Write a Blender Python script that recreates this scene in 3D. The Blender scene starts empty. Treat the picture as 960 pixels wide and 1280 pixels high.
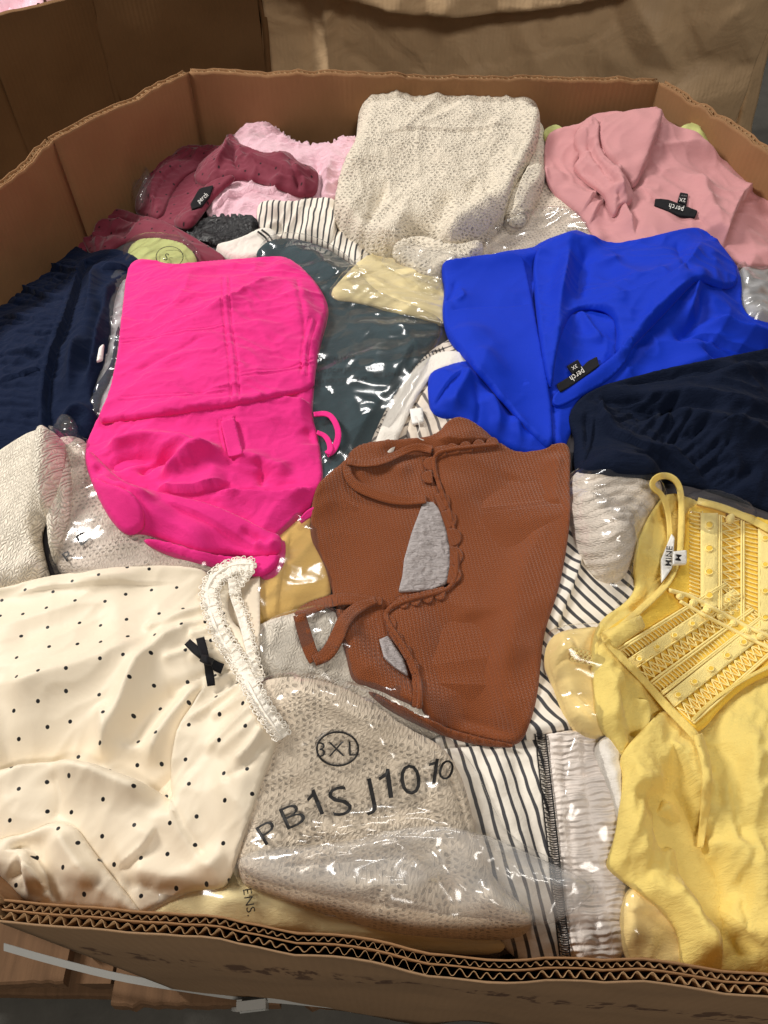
import bpy, bmesh, math, random
import numpy as np
from mathutils import Vector, kdtree, geometry
random.seed(3); rng=np.random.default_rng(5)
R=math.radians
sc=bpy.context.scene; C=sc.collection
# ---------------------------------------------------------------- camera
PITCH,FPX,CH=54.0,960.0,0.57
cam=bpy.data.cameras.new('camera'); camo=bpy.data.objects.new('camera',cam); C.objects.link(camo)
camo.location=(0,0,CH); camo.rotation_euler=(R(90-PITCH),0,0)
cam.sensor_fit='VERTICAL'; cam.sensor_height=24.0; cam.lens=24.0*FPX/1280.0
cam.clip_start=.02; cam.clip_end=60; sc.camera=camo
# ---------------------------------------------------------------- light
sc.view_settings.view_transform='Standard'; sc.view_settings.look='None'; sc.view_settings.gamma=1
sc.view_settings.use_curve_mapping=False; sc.view_settings.exposure=0.16
w=bpy.data.worlds.new('World'); sc.world=w; w.use_nodes=True
w.node_tree.nodes['Background'].inputs[0].default_value=(1.0,.93,.85,1); w.node_tree.nodes['Background'].inputs[1].default_value=.085
def lamp(name,loc,target,size,sizey,energy,col):
    l=bpy.data.lights.new(name,'AREA'); l.shape='RECTANGLE'; l.size=size; l.size_y=sizey; l.energy=energy; l.color=col
    o=bpy.data.objects.new(name,l); C.objects.link(o); o.location=loc
    o.rotation_euler=(Vector(target)-Vector(loc)).to_track_quat('-Z','Y').to_euler(); return o
lamp('ceiling_lamp',(-1.9,1.35,1.75),(0,.62,0),.4,.7,60,(1.0,.96,.90))
lamp('ceiling_lamp',(.35,3.1,2.5),(0,.7,0),1.1,.35,38,(1.0,.98,.95))
lamp('ceiling_lamp',(.7,-1.5,2.6),(.1,.5,0),1.0,.5,36,(1.0,.93,.84))
sc.cycles.max_bounces=7; sc.cycles.transparent_max_bounces=16; sc.cycles.caustics_reflective=False; sc.cycles.caustics_refractive=False
# ---------------------------------------------------------------- projection
CP,SP=math.cos(R(PITCH)),math.sin(R(PITCH))
def at(px,py,z):
    px=np.asarray(px,float); py=np.asarray(py,float)
    u=(px-480)/FPX; v=-(py-640)/FPX
    t=(z-CH)/(-SP+v*CP)
    return u*t,(CP+v*SP)*t
# ---------------------------------------------------------------- noise
_P=rng.permutation(512); _G=np.stack([np.cos(np.arange(512)*.7831),np.sin(np.arange(512)*.7831)],1)
def perlin(x,y,seed=0):
    xi=np.floor(x).astype(int); yi=np.floor(y).astype(int); fx=x-xi; fy=y-yi
    def g(i,j):
        k=_P[(_P[(xi+i+seed*17)%512]+yi+j)%512]; v=_G[k]; return v[...,0]*(fx-i)+v[...,1]*(fy-j)
    s=fx*fx*fx*(fx*(fx*6-15)+10); t=fy*fy*fy*(fy*(fy*6-15)+10)
    return (g(0,0)*(1-s)+g(1,0)*s)*(1-t)+(g(0,1)*(1-s)+g(1,1)*s)*t
def fbm(x,y,seed=0,oct=3):
    r=0;a=1
    for k in range(oct): r=r+a*perlin(x*2**k+k*7.3,y*2**k+k*3.1,seed+k); a*=.5
    return r
def wrinkle(x,y,sc_,ang,an,seed):
    """long soft creases: crisp crests, domain warped"""
    c,s=math.cos(R(ang)),math.sin(R(ang)); u=(x*c+y*s)/sc_; v=(-x*s+y*c)/sc_
    wx=perlin(u*.5,v*.5,seed+3)*.9; wy=perlin(u*.5+9,v*.5,seed+4)*.9
    n=perlin(u/an+wx,v+wy,seed)
    return 1-2.5*np.abs(n)**.76
def gblur(a,s):
    r=int(3*s)+1; k=np.exp(-.5*(np.arange(-r,r+1)/s)**2); k/=k.sum()
    p=np.pad(a,((r,r),(0,0)),mode='edge'); a=sum(k[i]*p[i:i+a.shape[0]] for i in range(2*r+1))
    p=np.pad(a,((0,0),(r,r)),mode='edge'); return sum(k[i]*p[:,i:i+a.shape[1]] for i in range(2*r+1))
# ---------------------------------------------------------------- pile height field
CELL=.003; X0,Y0=-.75,-.05; NX,NY=500,510
gx,gy=np.meshgrid(X0+CELL*np.arange(NX),Y0+CELL*np.arange(NY),indexing='ij')
def ss(a,b,x): t=np.clip((x-a)/(b-a),0,1); return t*t*(3-2*t)
def heap0(x,y):
    z=-.055-.050*ss(.6,1.0,y)+.035*ss(.98,1.2,y)*ss(-.30,.0,x)-.05*ss(.34,.56,np.abs(x))*ss(.1,.5,y)*(1-.5*ss(.9,1.2,y))-.02*ss(.25,.05,y)
    z=z-.03*ss(-.2,-.5,x)*ss(.7,1.,y)+.060*ss(.2,.5,x)*ss(.55,.85,y)
    return z+.010*fbm(x*7,y*7,11,3)
H=heap0(gx,gy)
def samp(F,x,y):
    i=np.clip((x-X0)/CELL,0,NX-1.001); j=np.clip((y-Y0)/CELL,0,NY-1.001)
    a=i.astype(int); b=j.astype(int); fi=i-a; fj=j-b
    return (F[a,b]*(1-fi)+F[a+1,b]*fi)*(1-fj)+(F[a,b+1]*(1-fi)+F[a+1,b+1]*fi)*fj
def splat(x,y,z):
    i=np.clip((x-X0)/CELL,0,NX-2).astype(int); j=np.clip((y-Y0)/CELL,0,NY-2).astype(int)
    for a in (0,1):
        for b in (0,1): np.maximum.at(H,(i+a,j+b),z)
def onto(px,py,F,t=0.):
    px=np.asarray(px,float); py=np.asarray(py,float); z=np.full(px.shape,-.03)
    for k in range(14):
        x,y=at(px,py,z); z=.5*z+.5*(samp(F,x,y)+t)
    x,y=at(px,py,z); return x,y,z
# ---------------------------------------------------------------- curves
def chaikin(p,n=2,closed=True):
    p=np.asarray(p,float)
    for _ in range(n):
        if closed: q=np.roll(p,-1,0); p=np.stack([.75*p+.25*q,.25*p+.75*q],1).reshape(-1,p.shape[1])
        else:
            q=p[1:]; o=p[:-1]; m=np.stack([.75*o+.25*q,.25*o+.75*q],1).reshape(-1,p.shape[1]); p=np.vstack([p[:1],m,p[-1:]])
    return p
def resamp(p,step,closed=True):
    p=np.asarray(p,float)
    if closed: p=np.vstack([p,p[:1]])
    d=np.r_[0,np.cumsum(np.hypot(*np.diff(p,axis=0).T))]; n=max(3 if closed else 1,int(round(d[-1]/step)))
    t=np.linspace(0,d[-1],n+1); q=np.stack([np.interp(t,d,p[:,k]) for k in range(p.shape[1])],1)
    return q[:-1] if closed else q
def inside(x,y,poly):
    r=np.zeros(x.shape,bool); n=len(poly)
    for i in range(n):
        x1,y1=poly[i]; x2,y2=poly[(i+1)%n]
        if y1==y2: continue
        m=(y>min(y1,y2))&(y<=max(y1,y2)); r^=m&(x<(y-y1)*(x2-x1)/(y2-y1)+x1)
    return r
def linedist(x,y,L):
    """unsigned distance, sign (+ on the left of travel), arc parameter 0..1"""
    n=len(x); best=np.full(n,1e9); sg=np.zeros(n); tt=np.zeros(n)
    seg=np.hypot(*np.diff(L,axis=0).T); cum=np.r_[0,np.cumsum(seg)]; tot=cum[-1]
    for k in range(len(L)-1):
        ax,ay=L[k]; dx,dy=L[k+1]-L[k]; l2=dx*dx+dy*dy
        if l2<1e-12: continue
        t=np.clip(((x-ax)*dx+(y-ay)*dy)/l2,0,1); ex=x-ax-t*dx; ey=y-ay-t*dy; d=np.hypot(ex,ey); m=d<best
        best[m]=d[m]; sg[m]=np.where(dx*ey-dy*ex>0,1,-1)[m]; tt[m]=((cum[k]+t*seg[k])/tot)[m]
    return best,sg,tt
def fold_z(x,y,fo,F,T):
    k,pts,h,wd=fo[:4]; tp=fo[4] if len(fo)>4 else .22; h*=.001; wd*=.001
    p=chaikin(pts,2,False); lx,ly,_=onto(p[:,0],p[:,1],F,T); L=np.stack([lx,ly],1)
    z=np.zeros(len(x)); pad=max(wd*4,.02); lo=L.min(0)-pad; hi=L.max(0)+pad
    m=(x>lo[0])&(x<hi[0])&(y>lo[1])&(y<hi[1])
    if not m.any(): return z
    d,s,t=linedist(x[m],y[m],L); tap=np.clip(np.minimum(t,1-t)/max(tp,1e-3),0,1) if tp>0 else np.ones(len(t)); tap=tap*tap*(3-2*tap)
    if tp>0: tap*=np.exp(-(np.maximum(0,d-0)/(wd*6))**2)
    if k=='r': f=np.exp(-(d/wd)**1.45)
    elif k=='c': f=np.exp(-d/wd)
    elif k=='v': f=-np.exp(-d/wd)
    elif k=='g': f=-np.exp(-(d/wd)**1.6)
    elif k=='s':
        sd=d*s; f=1/(1+np.exp(-np.clip(sd/.00022,-40,40)))*np.exp(-np.maximum(sd,0)/wd)
    elif k=='t':   # stitched seam: a ridge flanked by two fine grooves
        f=.45*np.exp(-(d/(wd*.8))**2)-np.exp(-((d-wd)/(wd*.28))**2)
    z[m]=h*f*tap; return z
def settle(V,faces,floor,e,it,ang,e2,seed,pin,ef,bend=.5,grav=.00002):
    """position-based cloth: the sheet carries more length than the ground it covers, buckles and lies down in folds"""
    E=set()
    opp={}
    for f in faces:
        for i in range(len(f)):
            a,b=f[i],f[(i+1)%len(f)]; k=(a,b) if a<b else (b,a); E.add(k)
            if len(f)==3: opp.setdefault(k,[]).append(f[(i+2)%3])
    E=np.array(list(E)); Bd=np.array([v for v in opp.values() if len(v)==2 and v[0]!=v[1]])
    d=V[E[:,1]]-V[E[:,0]]; l2=np.hypot(d[:,0],d[:,1]); l3=np.linalg.norm(d,axis=1)
    c,sn=math.cos(R(ang)),math.sin(R(ang)); ux=np.abs(d[:,0]*c+d[:,1]*sn)/np.maximum(l2,1e-9)
    mid=(V[E[:,1]]+V[E[:,0]])/2; mod=np.clip(1+2.2*perlin(mid[:,0]*11,mid[:,1]*11,seed),.15,2.2)
    ex=(e*ux**2+e2*(1-ux**2))*mod*(ef[E[:,0]]+ef[E[:,1]])/2; rest=np.maximum(l3,l2*(1+ex))
    db=V[Bd[:,1]]-V[Bd[:,0]]; rb=np.hypot(db[:,0],db[:,1])*(1+min(e,e2)*.5); rb=np.maximum(rb,np.linalg.norm(db,axis=1))
    nb_={}
    for a,b in Bd: nb_.setdefault(a,[]).append(b); nb_.setdefault(b,[]).append(a)
    Cd=[]
    for b,l in nb_.items():
        q=V[l,:2]-V[b,:2]; q/=np.maximum(1e-9,np.hypot(*q.T))[:,None]; D=q@q.T
        for i in range(len(l)):
            j=int(np.argmin(D[i]))
            if D[i,j]<-.9 and l[i]<l[j]: Cd.append((l[i],l[j]))
    Cd=np.array(Cd) if Cd else Bd[:1]; dc=V[Cd[:,1]]-V[Cd[:,0]]; rc=np.maximum(np.linalg.norm(dc,axis=1),np.hypot(dc[:,0],dc[:,1])*(1+min(e,e2)*.35)); cq=np.maximum(1,np.bincount(Cd.ravel(),minlength=len(V))).astype(float)
    n=len(V); P=V.copy(); w=np.ones(n); w[pin]=.0; cnt=np.bincount(E.ravel(),minlength=n).astype(float); cb=np.maximum(1,np.bincount(Bd.ravel(),minlength=n)).astype(float)
    vel=np.zeros_like(P)
    for k in range(it):
        old=P.copy(); P=P+vel*.9; P[:,2]-=grav*w
        for q in range(2):
            for (I,rs,st,cc) in ((E,rest,1.0,cnt),(Bd,rb,bend,cb),(Cd,rc,bend*.8,cq)):
                d=P[I[:,1]]-P[I[:,0]]; L=np.sqrt((d*d).sum(1))+1e-9; m=(.5*st*(L-rs)/L)[:,None]*d
                if st<1: m*= (L<rs)[:,None]*1.0
                dl=np.stack([np.bincount(I[:,0],m[:,j],n)-np.bincount(I[:,1],m[:,j],n) for j in range(3)],1)
                P+=dl/cc[:,None]*1.7*w[:,None]
        fz=floor(P[:,0],P[:,1]); tc=(P[:,2]<=fz+.0004)[:,None]; P[:,:2]=np.where(tc,old[:,:2]*.85+P[:,:2]*.15,P[:,:2]); P[:,2]=np.maximum(P[:,2],fz); vel=np.clip(P-old,-.0008,.0008)
    return P
# ---------------------------------------------------------------- objects
def tag(o,label=None,cat=None,group=None,kind=None):
    for k,v in (('label',label),('category',cat),('group',group),('kind',kind)):
        if v: o[k]=v
    return o
def empty(name,loc=(0,0,0),**kw):
    o=bpy.data.objects.new(name,None); C.objects.link(o); o.location=loc; o.empty_display_size=.02; return tag(o,**kw)
def link(name,me,mat=None,parent=None,smooth=True):
    o=bpy.data.objects.new(name,me); C.objects.link(o)
    if mat: me.materials.append(mat)
    if parent is not None:
        o.parent=parent; o.matrix_parent_inverse=parent.matrix_basis.inverted()
    if smooth: me.polygons.foreach_set('use_smooth',[True]*len(me.polygons))
    me.update(); return o
def mesh(name,v,f,mat=None,parent=None,smooth=True,uv=None,**kw):
    me=bpy.data.meshes.new(name); me.from_pydata([tuple(map(float,p)) for p in v],[],[tuple(map(int,q)) for q in f])
    if uv is not None: set_uv(me,uv)
    o=link(name,me,mat,parent,smooth); return tag(o,**kw)
def set_uv(me,uv):
    l=me.uv_layers.new(name='UVMap'); idx=np.empty(len(me.loops),int); me.loops.foreach_get('vertex_index',idx)
    l.data.foreach_set('uv',np.asarray(uv,float)[idx].ravel())
TS,RS,SOFT,SIMD,FG,WG=.85,.6,set(),{},1.45,1.5
def cloth(name,poly,mat,T=6,R_=None,folds=(),wr=(),res=3.0,ang=0,blur=5,lift=0,parent=None,smooth=2,film=False,
          clear=.8,extra=None,sim=None,zoff=None,write=True,jag=0,edge=.0,closed=True,**kw):
    """a soft sheet or folded stack: outline -> filled, rounded, creased solid lying on whatever is below"""
    if sim is None: sim=SIMD.get(mat.name)
    if film: res=max(res,4.0); wr=[(w_[0]*.9,w_[1]*1.5,w_[2],max(w_[3],4.)) for w_ in wr if w_[1]>=14]+[(.9,26,wr[0][2]+55,4.)]
    T*=TS if T>7 and mat in SOFT else 1; T*=.001; R_=R_*RS if R_ and mat in SOFT else R_; Rr=(R_*.001 if R_ else max(T,.003)); res*=.001; lift*=.001; clear*=.001
    B=gblur(H,blur); B=np.maximum(B,H); B=gblur(B,1.5)
    p=chaikin(poly,smooth) if smooth else np.asarray(poly,float)
    p=resamp(p,2.0); limp=mat in SOFT and T>.006; bx,by,_=onto(p[:,0],p[:,1],B,(.002 if limp else T*.15)+lift); P=resamp(np.stack([bx,by],1),res*.9)
    if jag:
        tn=np.roll(P,-1,0)-np.roll(P,1,0); nn=np.stack([tn[:,1],-tn[:,0]],1)/np.maximum(1e-9,np.hypot(*tn.T))[:,None]
        P=P+nn*(jag*.001*fbm(P[:,0]*90,P[:,1]*90,5,2))[:,None]
    lo,hi=P.min(0),P.max(0); h=res*.866
    nx=int((hi[0]-lo[0])/res)+2; ny=int((hi[1]-lo[1])/h)+2
    ii,jj=np.meshgrid(np.arange(nx),np.arange(ny),indexing='ij'); X=lo[0]+res*(ii+.5*(jj%2)); Y=lo[1]+h*jj
    X=X.ravel()+rng.uniform(-.12,.12,X.size)*res; Y=Y.ravel()+rng.uniform(-.12,.12,Y.size)*res
    m=inside(X,Y,P); X,Y=X[m],Y[m]
    kd=kdtree.KDTree(len(P)*2); Q=(P+np.roll(P,-1,0))/2
    for i,q in enumerate(P): kd.insert((q[0],q[1],0),i)
    for i,q in enumerate(Q): kd.insert((q[0],q[1],0),i+len(P))
    kd.balance(); d=np.array([kd.find((a,b,0))[2] for a,b in zip(X,Y)]) if len(X) else np.zeros(0)
    m=d>res*.5; X,Y=X[m],Y[m]; nb=len(P); ext=[]
    for fo in folds:
        if fo[0] not in 'st': continue
        q=chaikin(fo[1],2,False); lx,ly,_=onto(q[:,0],q[:,1],B,T*.9+lift); L=resamp(np.stack([lx,ly],1),res*.8,False)
        tn=np.gradient(L,axis=0); tn/=np.maximum(1e-9,np.hypot(*tn.T))[:,None]; nn=np.stack([-tn[:,1],tn[:,0]],1)
        offs=(-.0007,.0007) if fo[0]=='s' else [k*fo[3]*.001 for k in(-1.5,-1,-.5,.5,1,1.5)]
        mx=max(abs(k) for k in offs)+res*.45; dd=linedist(X,Y,L)[0]; X,Y=X[dd>mx],Y[dd>mx]
        for k in offs: ext.append(L+nn*k)
    if ext:
        ext=np.vstack(ext); ext=ext[inside(ext[:,0],ext[:,1],P)]; dk=np.array([kd.find((a,b,0))[2] for a,b in ext]) if len(ext) else np.zeros(0)
        ext=ext[dk>res*.4]; X=np.r_[X,ext[:,0]]; Y=np.r_[Y,ext[:,1]]
    vin=[Vector(q) for q in P]+[Vector((a,b)) for a,b in zip(X,Y)]
    out=geometry.delaunay_2d_cdt(vin,[(i,(i+1)%nb) for i in range(nb)],[list(range(nb))],1,1e-7)
    V=np.array([(v[0],v[1]) for v in out[0]]); Fc=[tuple(f) for f in out[2] if len(f)>=3]
    x,y=V[:,0],V[:,1]; d=np.array([kd.find((a,b,0))[2] for a,b in V]); d[d<res*.3]=0
    prof=np.sqrt(np.clip(1-(1-np.minimum(d/Rr,1))**2,0,1))
    if T<=.003: prof=np.ones(len(d))
    if limp:   # thin fabric: a lip a few millimetres high, then a gentle rise over whatever is bundled below
        lip=min(.0042,T*.5); wide=max(.03,T*2.2); q=np.minimum(d/.0032,1); prof=(.0012+(lip-.0012)*np.sqrt(np.clip(1-(1-q)**2,0,1))+(T-lip)*(1-np.exp(-(d/wide)**1.15*1.6)))/T
    z=samp(B,x,y)+lift+T*prof
    fade=ss(0,.014 if limp else max(Rr*.9,.004),d); edge=max(edge,.18) if limp else edge; n=np.zeros(len(x))
    post=np.zeros(len(x))
    for fo in folds:
        if fo[0] in 'ts' and sim: post+=fold_z(x,y,fo,B,T*.9+lift)
        else: n+=fold_z(x,y,fo,B,T*.9+lift)*(FG if limp and fo[0] in 'rgvcs' else 1.25 if fo[0] in 'rgvc' else 1)
    for i,wq in enumerate(wr):
        a,s_,an_,asp=wq[:4]; sd=wq[4] if len(wq)>4 else i*5+len(name)
        a*=WG if limp else 1.3
        if asp<=0: n+=a*.001*fbm(x/(s_*.001),y/(s_*.001),sd,3)*1.2
        else: n+=a*.001*wrinkle(x,y,s_*.001,an_,asp,sd)*(.55+.9*np.clip(perlin(x*9,y*9,sd+9)+.3,0,1))
    if extra is not None: n+=extra(x,y,d)
    z=z+n*(edge+(1-edge)*fade)
    z=np.maximum(z,samp(H,x,y)+clear*(1 if film else prof*.7+.3))
    if zoff is not None: z=z+zoff(x,y)
    x0_,y0_=x,y
    if sim:
        e,it=sim[:2]; sa,e2=(sim[2],sim[3]) if len(sim)>3 else (0,e)
        bd=d<res*.3; Bq=B; drop=min(.004,T*.35)
        G_=np.full(H.shape,-9.); i_=np.clip(np.rint((x-X0)/CELL),0,NX-1).astype(int); j_=np.clip(np.rint((y-Y0)/CELL),0,NY-1).astype(int)
        st_=z-.0006*fade; post=post*(edge+(1-edge)*fade)
        fl_=lambda a,b: samp(Bf,a,b)
        Bf=np.maximum(H+clear*.6,B-.001); num=np.zeros(H.shape); den=np.zeros(H.shape)
        np.add.at(num,(i_,j_),st_); np.add.at(den,(i_,j_),1.); K=den>0; tmp=np.where(K,num/np.maximum(den,1),Bf); Bf=np.where(K,np.maximum(tmp,H+clear*.5),Bf)
        W=settle(np.stack([x,y,z+fade*.0022*(.5+fbm(x*55,y*55,len(name)+3,2))],1),Fc,fl_,e,it,sa,e2,len(name)+int(abs(x[0])*1000),d<.005,ss(.005,.03,d),*((.9,.00002) if film else (.5,.00002)))
        x,y,z=W[:,0],W[:,1],np.maximum(W[:,2],samp(H,W[:,0],W[:,1])+clear*.5)+post
    # bottom
    from collections import Counter
    ec=Counter()
    for f in Fc:
        for i in range(len(f)):
            e=(f[i],f[(i+1)%len(f)]); ec[tuple(sorted(e))]+=1
    bed=[(f[i],f[(i+1)%len(f)]) for f in Fc for i in range(len(f)) if ec[tuple(sorted((f[i],f[(i+1)%len(f)])))]==1]
    verts=np.stack([x,y,z],1); faces=list(Fc)
    c,s=math.cos(R(ang)),math.sin(R(ang)); yq=y0_+(z-z.mean() if 'yarn' in mat.name else 0); uv=np.stack([x0_*c+yq*s,-x0_*s+yq*c],1)
    if closed:
        bi={}; bl=[]
        for a,b in bed:
            for k in (a,b):
                if k not in bi: bi[k]=len(verts)+len(bl); bl.append(k)
        dn=.0012 if film else (T+.0015 if T<=.003 else max(.0025,min(.004,T*.5)))
        bv=verts[bl].copy(); bv[:,2]-=dn
        loop=[]; nxt={a:b for a,b in bed}; k=bed[0][0]
        for _ in range(len(bed)):
            loop.append(k); k=nxt.get(k)
            if k is None or k==loop[0]: break
        lv=[Vector((x[k],y[k])) for k in loop]
        if not film and len(loop)==len(bl):
            try:
                o2=geometry.delaunay_2d_cdt(lv,[],[list(range(len(lv)))],1,1e-9)
                if len(o2[0])==len(lv): faces+= [tuple(bi[loop[i]] for i in f[::-1]) for f in o2[2]]
            except Exception: pass
        verts=np.vstack([verts,bv]); uv=np.vstack([uv,uv[bl]])
        for a,b in bed: faces.append((b,a,bi[a],bi[b]))
    me=bpy.data.meshes.new(name); me.from_pydata(verts.tolist(),[],faces); set_uv(me,uv)
    at_=me.attributes.new('edge_distance','FLOAT','POINT'); dd=np.zeros(len(verts)); dd[:len(d)]=d; at_.data.foreach_set('value',dd)
    o=link(name,me,mat,parent); tag(o,**kw)
    if T<=.003 or limp: me.polygons.foreach_set('use_smooth',[i<len(Fc) for i in range(len(me.polygons))])
    if write: splat(x,y,z)
    return o
def ribbon_poly(pts,wpx,n=2):
    p=resamp(chaikin(pts,n,False),3.0,False); t=np.gradient(p,axis=0); t/=np.hypot(*t.T)[:,None]
    nn=np.stack([-t[:,1],t[:,0]],1)*(np.interp(np.linspace(0,1,len(p)),np.linspace(0,1,len(np.atleast_1d(wpx))),np.atleast_1d(wpx))/2)[:,None]
    return np.vstack([p+nn,(p-nn)[::-1]])
def ribbon(name,pts,wpx,mat,T=2,lift=None,res=2.2,parent=None,lean=0,**kw):
    """a strap with thickness that follows a line and may arch clear of what is below. lift: mm at even stations"""
    p=resamp(chaikin(pts,2,False),2.5,False); n=len(p)
    wv=np.interp(np.linspace(0,1,n),np.linspace(0,1,len(np.atleast_1d(wpx))),np.atleast_1d(wpx))
    lf=(np.interp(np.linspace(0,1,n),np.linspace(0,1,len(np.atleast_1d(lift))),np.atleast_1d(lift)) if lift is not None else np.zeros(n))*.001
    B=np.maximum(gblur(H,2),H)
    t=np.gradient(p,axis=0); t/=np.maximum(1e-6,np.hypot(*t.T))[:,None]; nn=np.stack([-t[:,1],t[:,0]],1)
    rows=[]; T*=.001
    for k,(a,hh) in enumerate(((-1,0),(-.97,T),(-.5,T*1.05),(0,T*1.05),(.5,T*1.05),(.97,T),(1,0))):
        q=p+nn*(wv*a/2)[:,None]; x,y,z=onto(q[:,0],q[:,1],B,.001); zz=np.maximum(z,samp(H,x,y)+.0006)+lf*(1+lean*a)+hh
        x,y=at(q[:,0],q[:,1],zz); rows.append(np.stack([x,y,zz],1))
    b1=rows[0].copy(); b2=rows[-1].copy(); b1[:,2]-=.0006; b2[:,2]-=.0006; rows=rows+[b2,b1]
    m=len(rows); V=np.stack(rows,1).reshape(-1,3); f=[]
    for i in range(n-1):
        for k in range(m): f.append((i*m+k,i*m+(k+1)%m,(i+1)*m+(k+1)%m,(i+1)*m+k))
    f.append(tuple(range(m))[::-1]); f.append(tuple((n-1)*m+k for k in range(m)))
    L=np.r_[0,np.cumsum(np.hypot(*np.diff(p,axis=0).T))]*.0008
    uv=np.stack([np.repeat(L,m),np.tile(np.linspace(0,.02,m),n)],1)
    o=mesh(name,V,f,mat,parent,uv=uv,**kw)
    o.data.polygons.foreach_set('use_smooth',[ (i%m) not in (0,5,6,7,8) for i in range(len(o.data.polygons))])
    mid=rows[3]; splat(mid[:,0],mid[:,1],mid[:,2]-lf); return o
def tube_v(path,r,k=6,cap=True):
    """vertices and faces of a tube along 3-D points"""
    p=np.asarray(path,float); n=len(p); t=np.gradient(p,axis=0); t/=np.maximum(1e-9,np.linalg.norm(t,axis=1))[:,None]
    up=np.array([0,0,1.]); a=np.cross(t,up); la=np.linalg.norm(a,axis=1); a[la<1e-3]=(1,0,0); a/=np.linalg.norm(a,axis=1)[:,None]; b=np.cross(a,t)
    r=np.broadcast_to(np.asarray(r,float),(n,)); th=np.arange(k)*2*math.pi/k
    V=(p[:,None]+r[:,None,None]*(np.cos(th)[None,:,None]*a[:,None]+np.sin(th)[None,:,None]*b[:,None])).reshape(-1,3)
    f=[(i*k+j,i*k+(j+1)%k,(i+1)*k+(j+1)%k,(i+1)*k+j) for i in range(n-1) for j in range(k)]
    if cap: f+=[tuple(range(k))[::-1],tuple((n-1)*k+j for j in range(k))]
    return V,f
class Bag:
    def __init__(s): s.v=[]; s.f=[]; s.n=0
    def add(s,V,f): s.v.append(np.asarray(V,float)); s.f+=[tuple(i+s.n for i in q) for q in f]; s.n+=len(V); return s
    def build(s,name,mat,parent=None,**kw): return mesh(name,np.vstack(s.v),s.f,mat,parent,**kw)
def px_path(pts,step=3.,lift=1.,smooth=2):
    p=resamp(chaikin(pts,smooth,False) if smooth else np.asarray(pts,float),step,False); x,y,z=onto(p[:,0],p[:,1],H,0)
    lf=np.interp(np.linspace(0,1,len(p)),np.linspace(0,1,len(np.atleast_1d(lift))),np.atleast_1d(lift))*.001
    z=z+lf; x,y=at(p[:,0],p[:,1],z); return np.stack([x,y,z],1)
def box_v(c,s,rz=0):
    v=np.array([(a,b,d) for d in(-.5,.5) for a,b in((-.5,-.5),(.5,-.5),(.5,.5),(-.5,.5))])*np.asarray(s)
    cc,sn=math.cos(rz),math.sin(rz); v=np.stack([v[:,0]*cc-v[:,1]*sn,v[:,0]*sn+v[:,1]*cc,v[:,2]],1)+np.asarray(c)
    return v,[(3,2,1,0),(4,5,6,7),(0,1,5,4),(1,2,6,5),(2,3,7,6),(3,0,4,7)]
_gl={}
def glyph(ch,bold=0):
    if ch=='1' and ('1',bold) not in _gl:
        v=np.array([(.20,0),(.29,0),(.29,.7),(.22,.7),(.20,.62),(.06,.53),(.06,.45),(.20,.52),(.20,.35),(.29,.35)]); _gl[('1',bold)]=(v,[(0,1,9,8),(8,9,2,7),(7,2,4),(2,3,4),(5,6,7,4)],.32)
    if (ch,bold) not in _gl:
        cu=bpy.data.curves.new('t','FONT'); cu.body=ch; cu.size=1; cu.resolution_u=3; cu.offset=bold
        o=bpy.data.objects.new('t',cu); C.objects.link(o); bpy.context.view_layer.update()
        me=bpy.data.meshes.new_from_object(o.evaluated_get(bpy.context.evaluated_depsgraph_get())); bm=bmesh.new(); bm.from_mesh(me)
        bmesh.ops.triangulate(bm,faces=bm.faces)
        for _ in range(3):
            e=[e for e in bm.edges if e.calc_length()>.3]
            if not e: break
            bmesh.ops.subdivide_edges(bm,edges=e,cuts=1); bmesh.ops.triangulate(bm,faces=bm.faces)
        bm.verts.ensure_lookup_table(); v=np.array([q.co[:2] for q in bm.verts]) if bm.verts else np.zeros((0,2)); f=[tuple(q.index for q in p.verts) for p in bm.faces]; bm.free()
        bpy.data.objects.remove(o); bpy.data.curves.remove(cu); bpy.data.meshes.remove(me); _gl[(ch,bold)]=(v,f,(v[:,0].max() if len(v) else .3))
    return _gl[(ch,bold)]
def lettering(name,items,mat,parent,lift=.8,bold=0,F=None,**kw):
    """items: (text, centre px, height px, angle deg on screen (anticlockwise), squash); printed on the surface below"""
    b=Bag()
    for text,(cx,cy),hp,ang,*sq in items:
        sx=sq[0] if sq else 1.; V=[]; Fs=[]; n=0; X=0
        for ch in text:
            if ch==' ': X+=.32; continue
            v,f,wd=glyph(ch,bold); V.append(v+[X,0]); Fs+=[tuple(i+n for i in q) for q in f]; n+=len(v); X+=wd+.09
        V=np.vstack(V); V=V-[(V[:,0].max()+V[:,0].min())/2,.35]; V=V*[hp/.7*sx,hp/.7]
        c,s=math.cos(R(ang)),math.sin(R(ang)); px=cx+V[:,0]*c-V[:,1]*s*1; py=cy-(V[:,0]*s+V[:,1]*c)
        x,y,z=onto(px,py,H if F is None else F,lift*.001); b.add(np.stack([x,y,z],1),Fs)
    return b.build(name,mat,parent,smooth=False,**kw)
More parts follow.
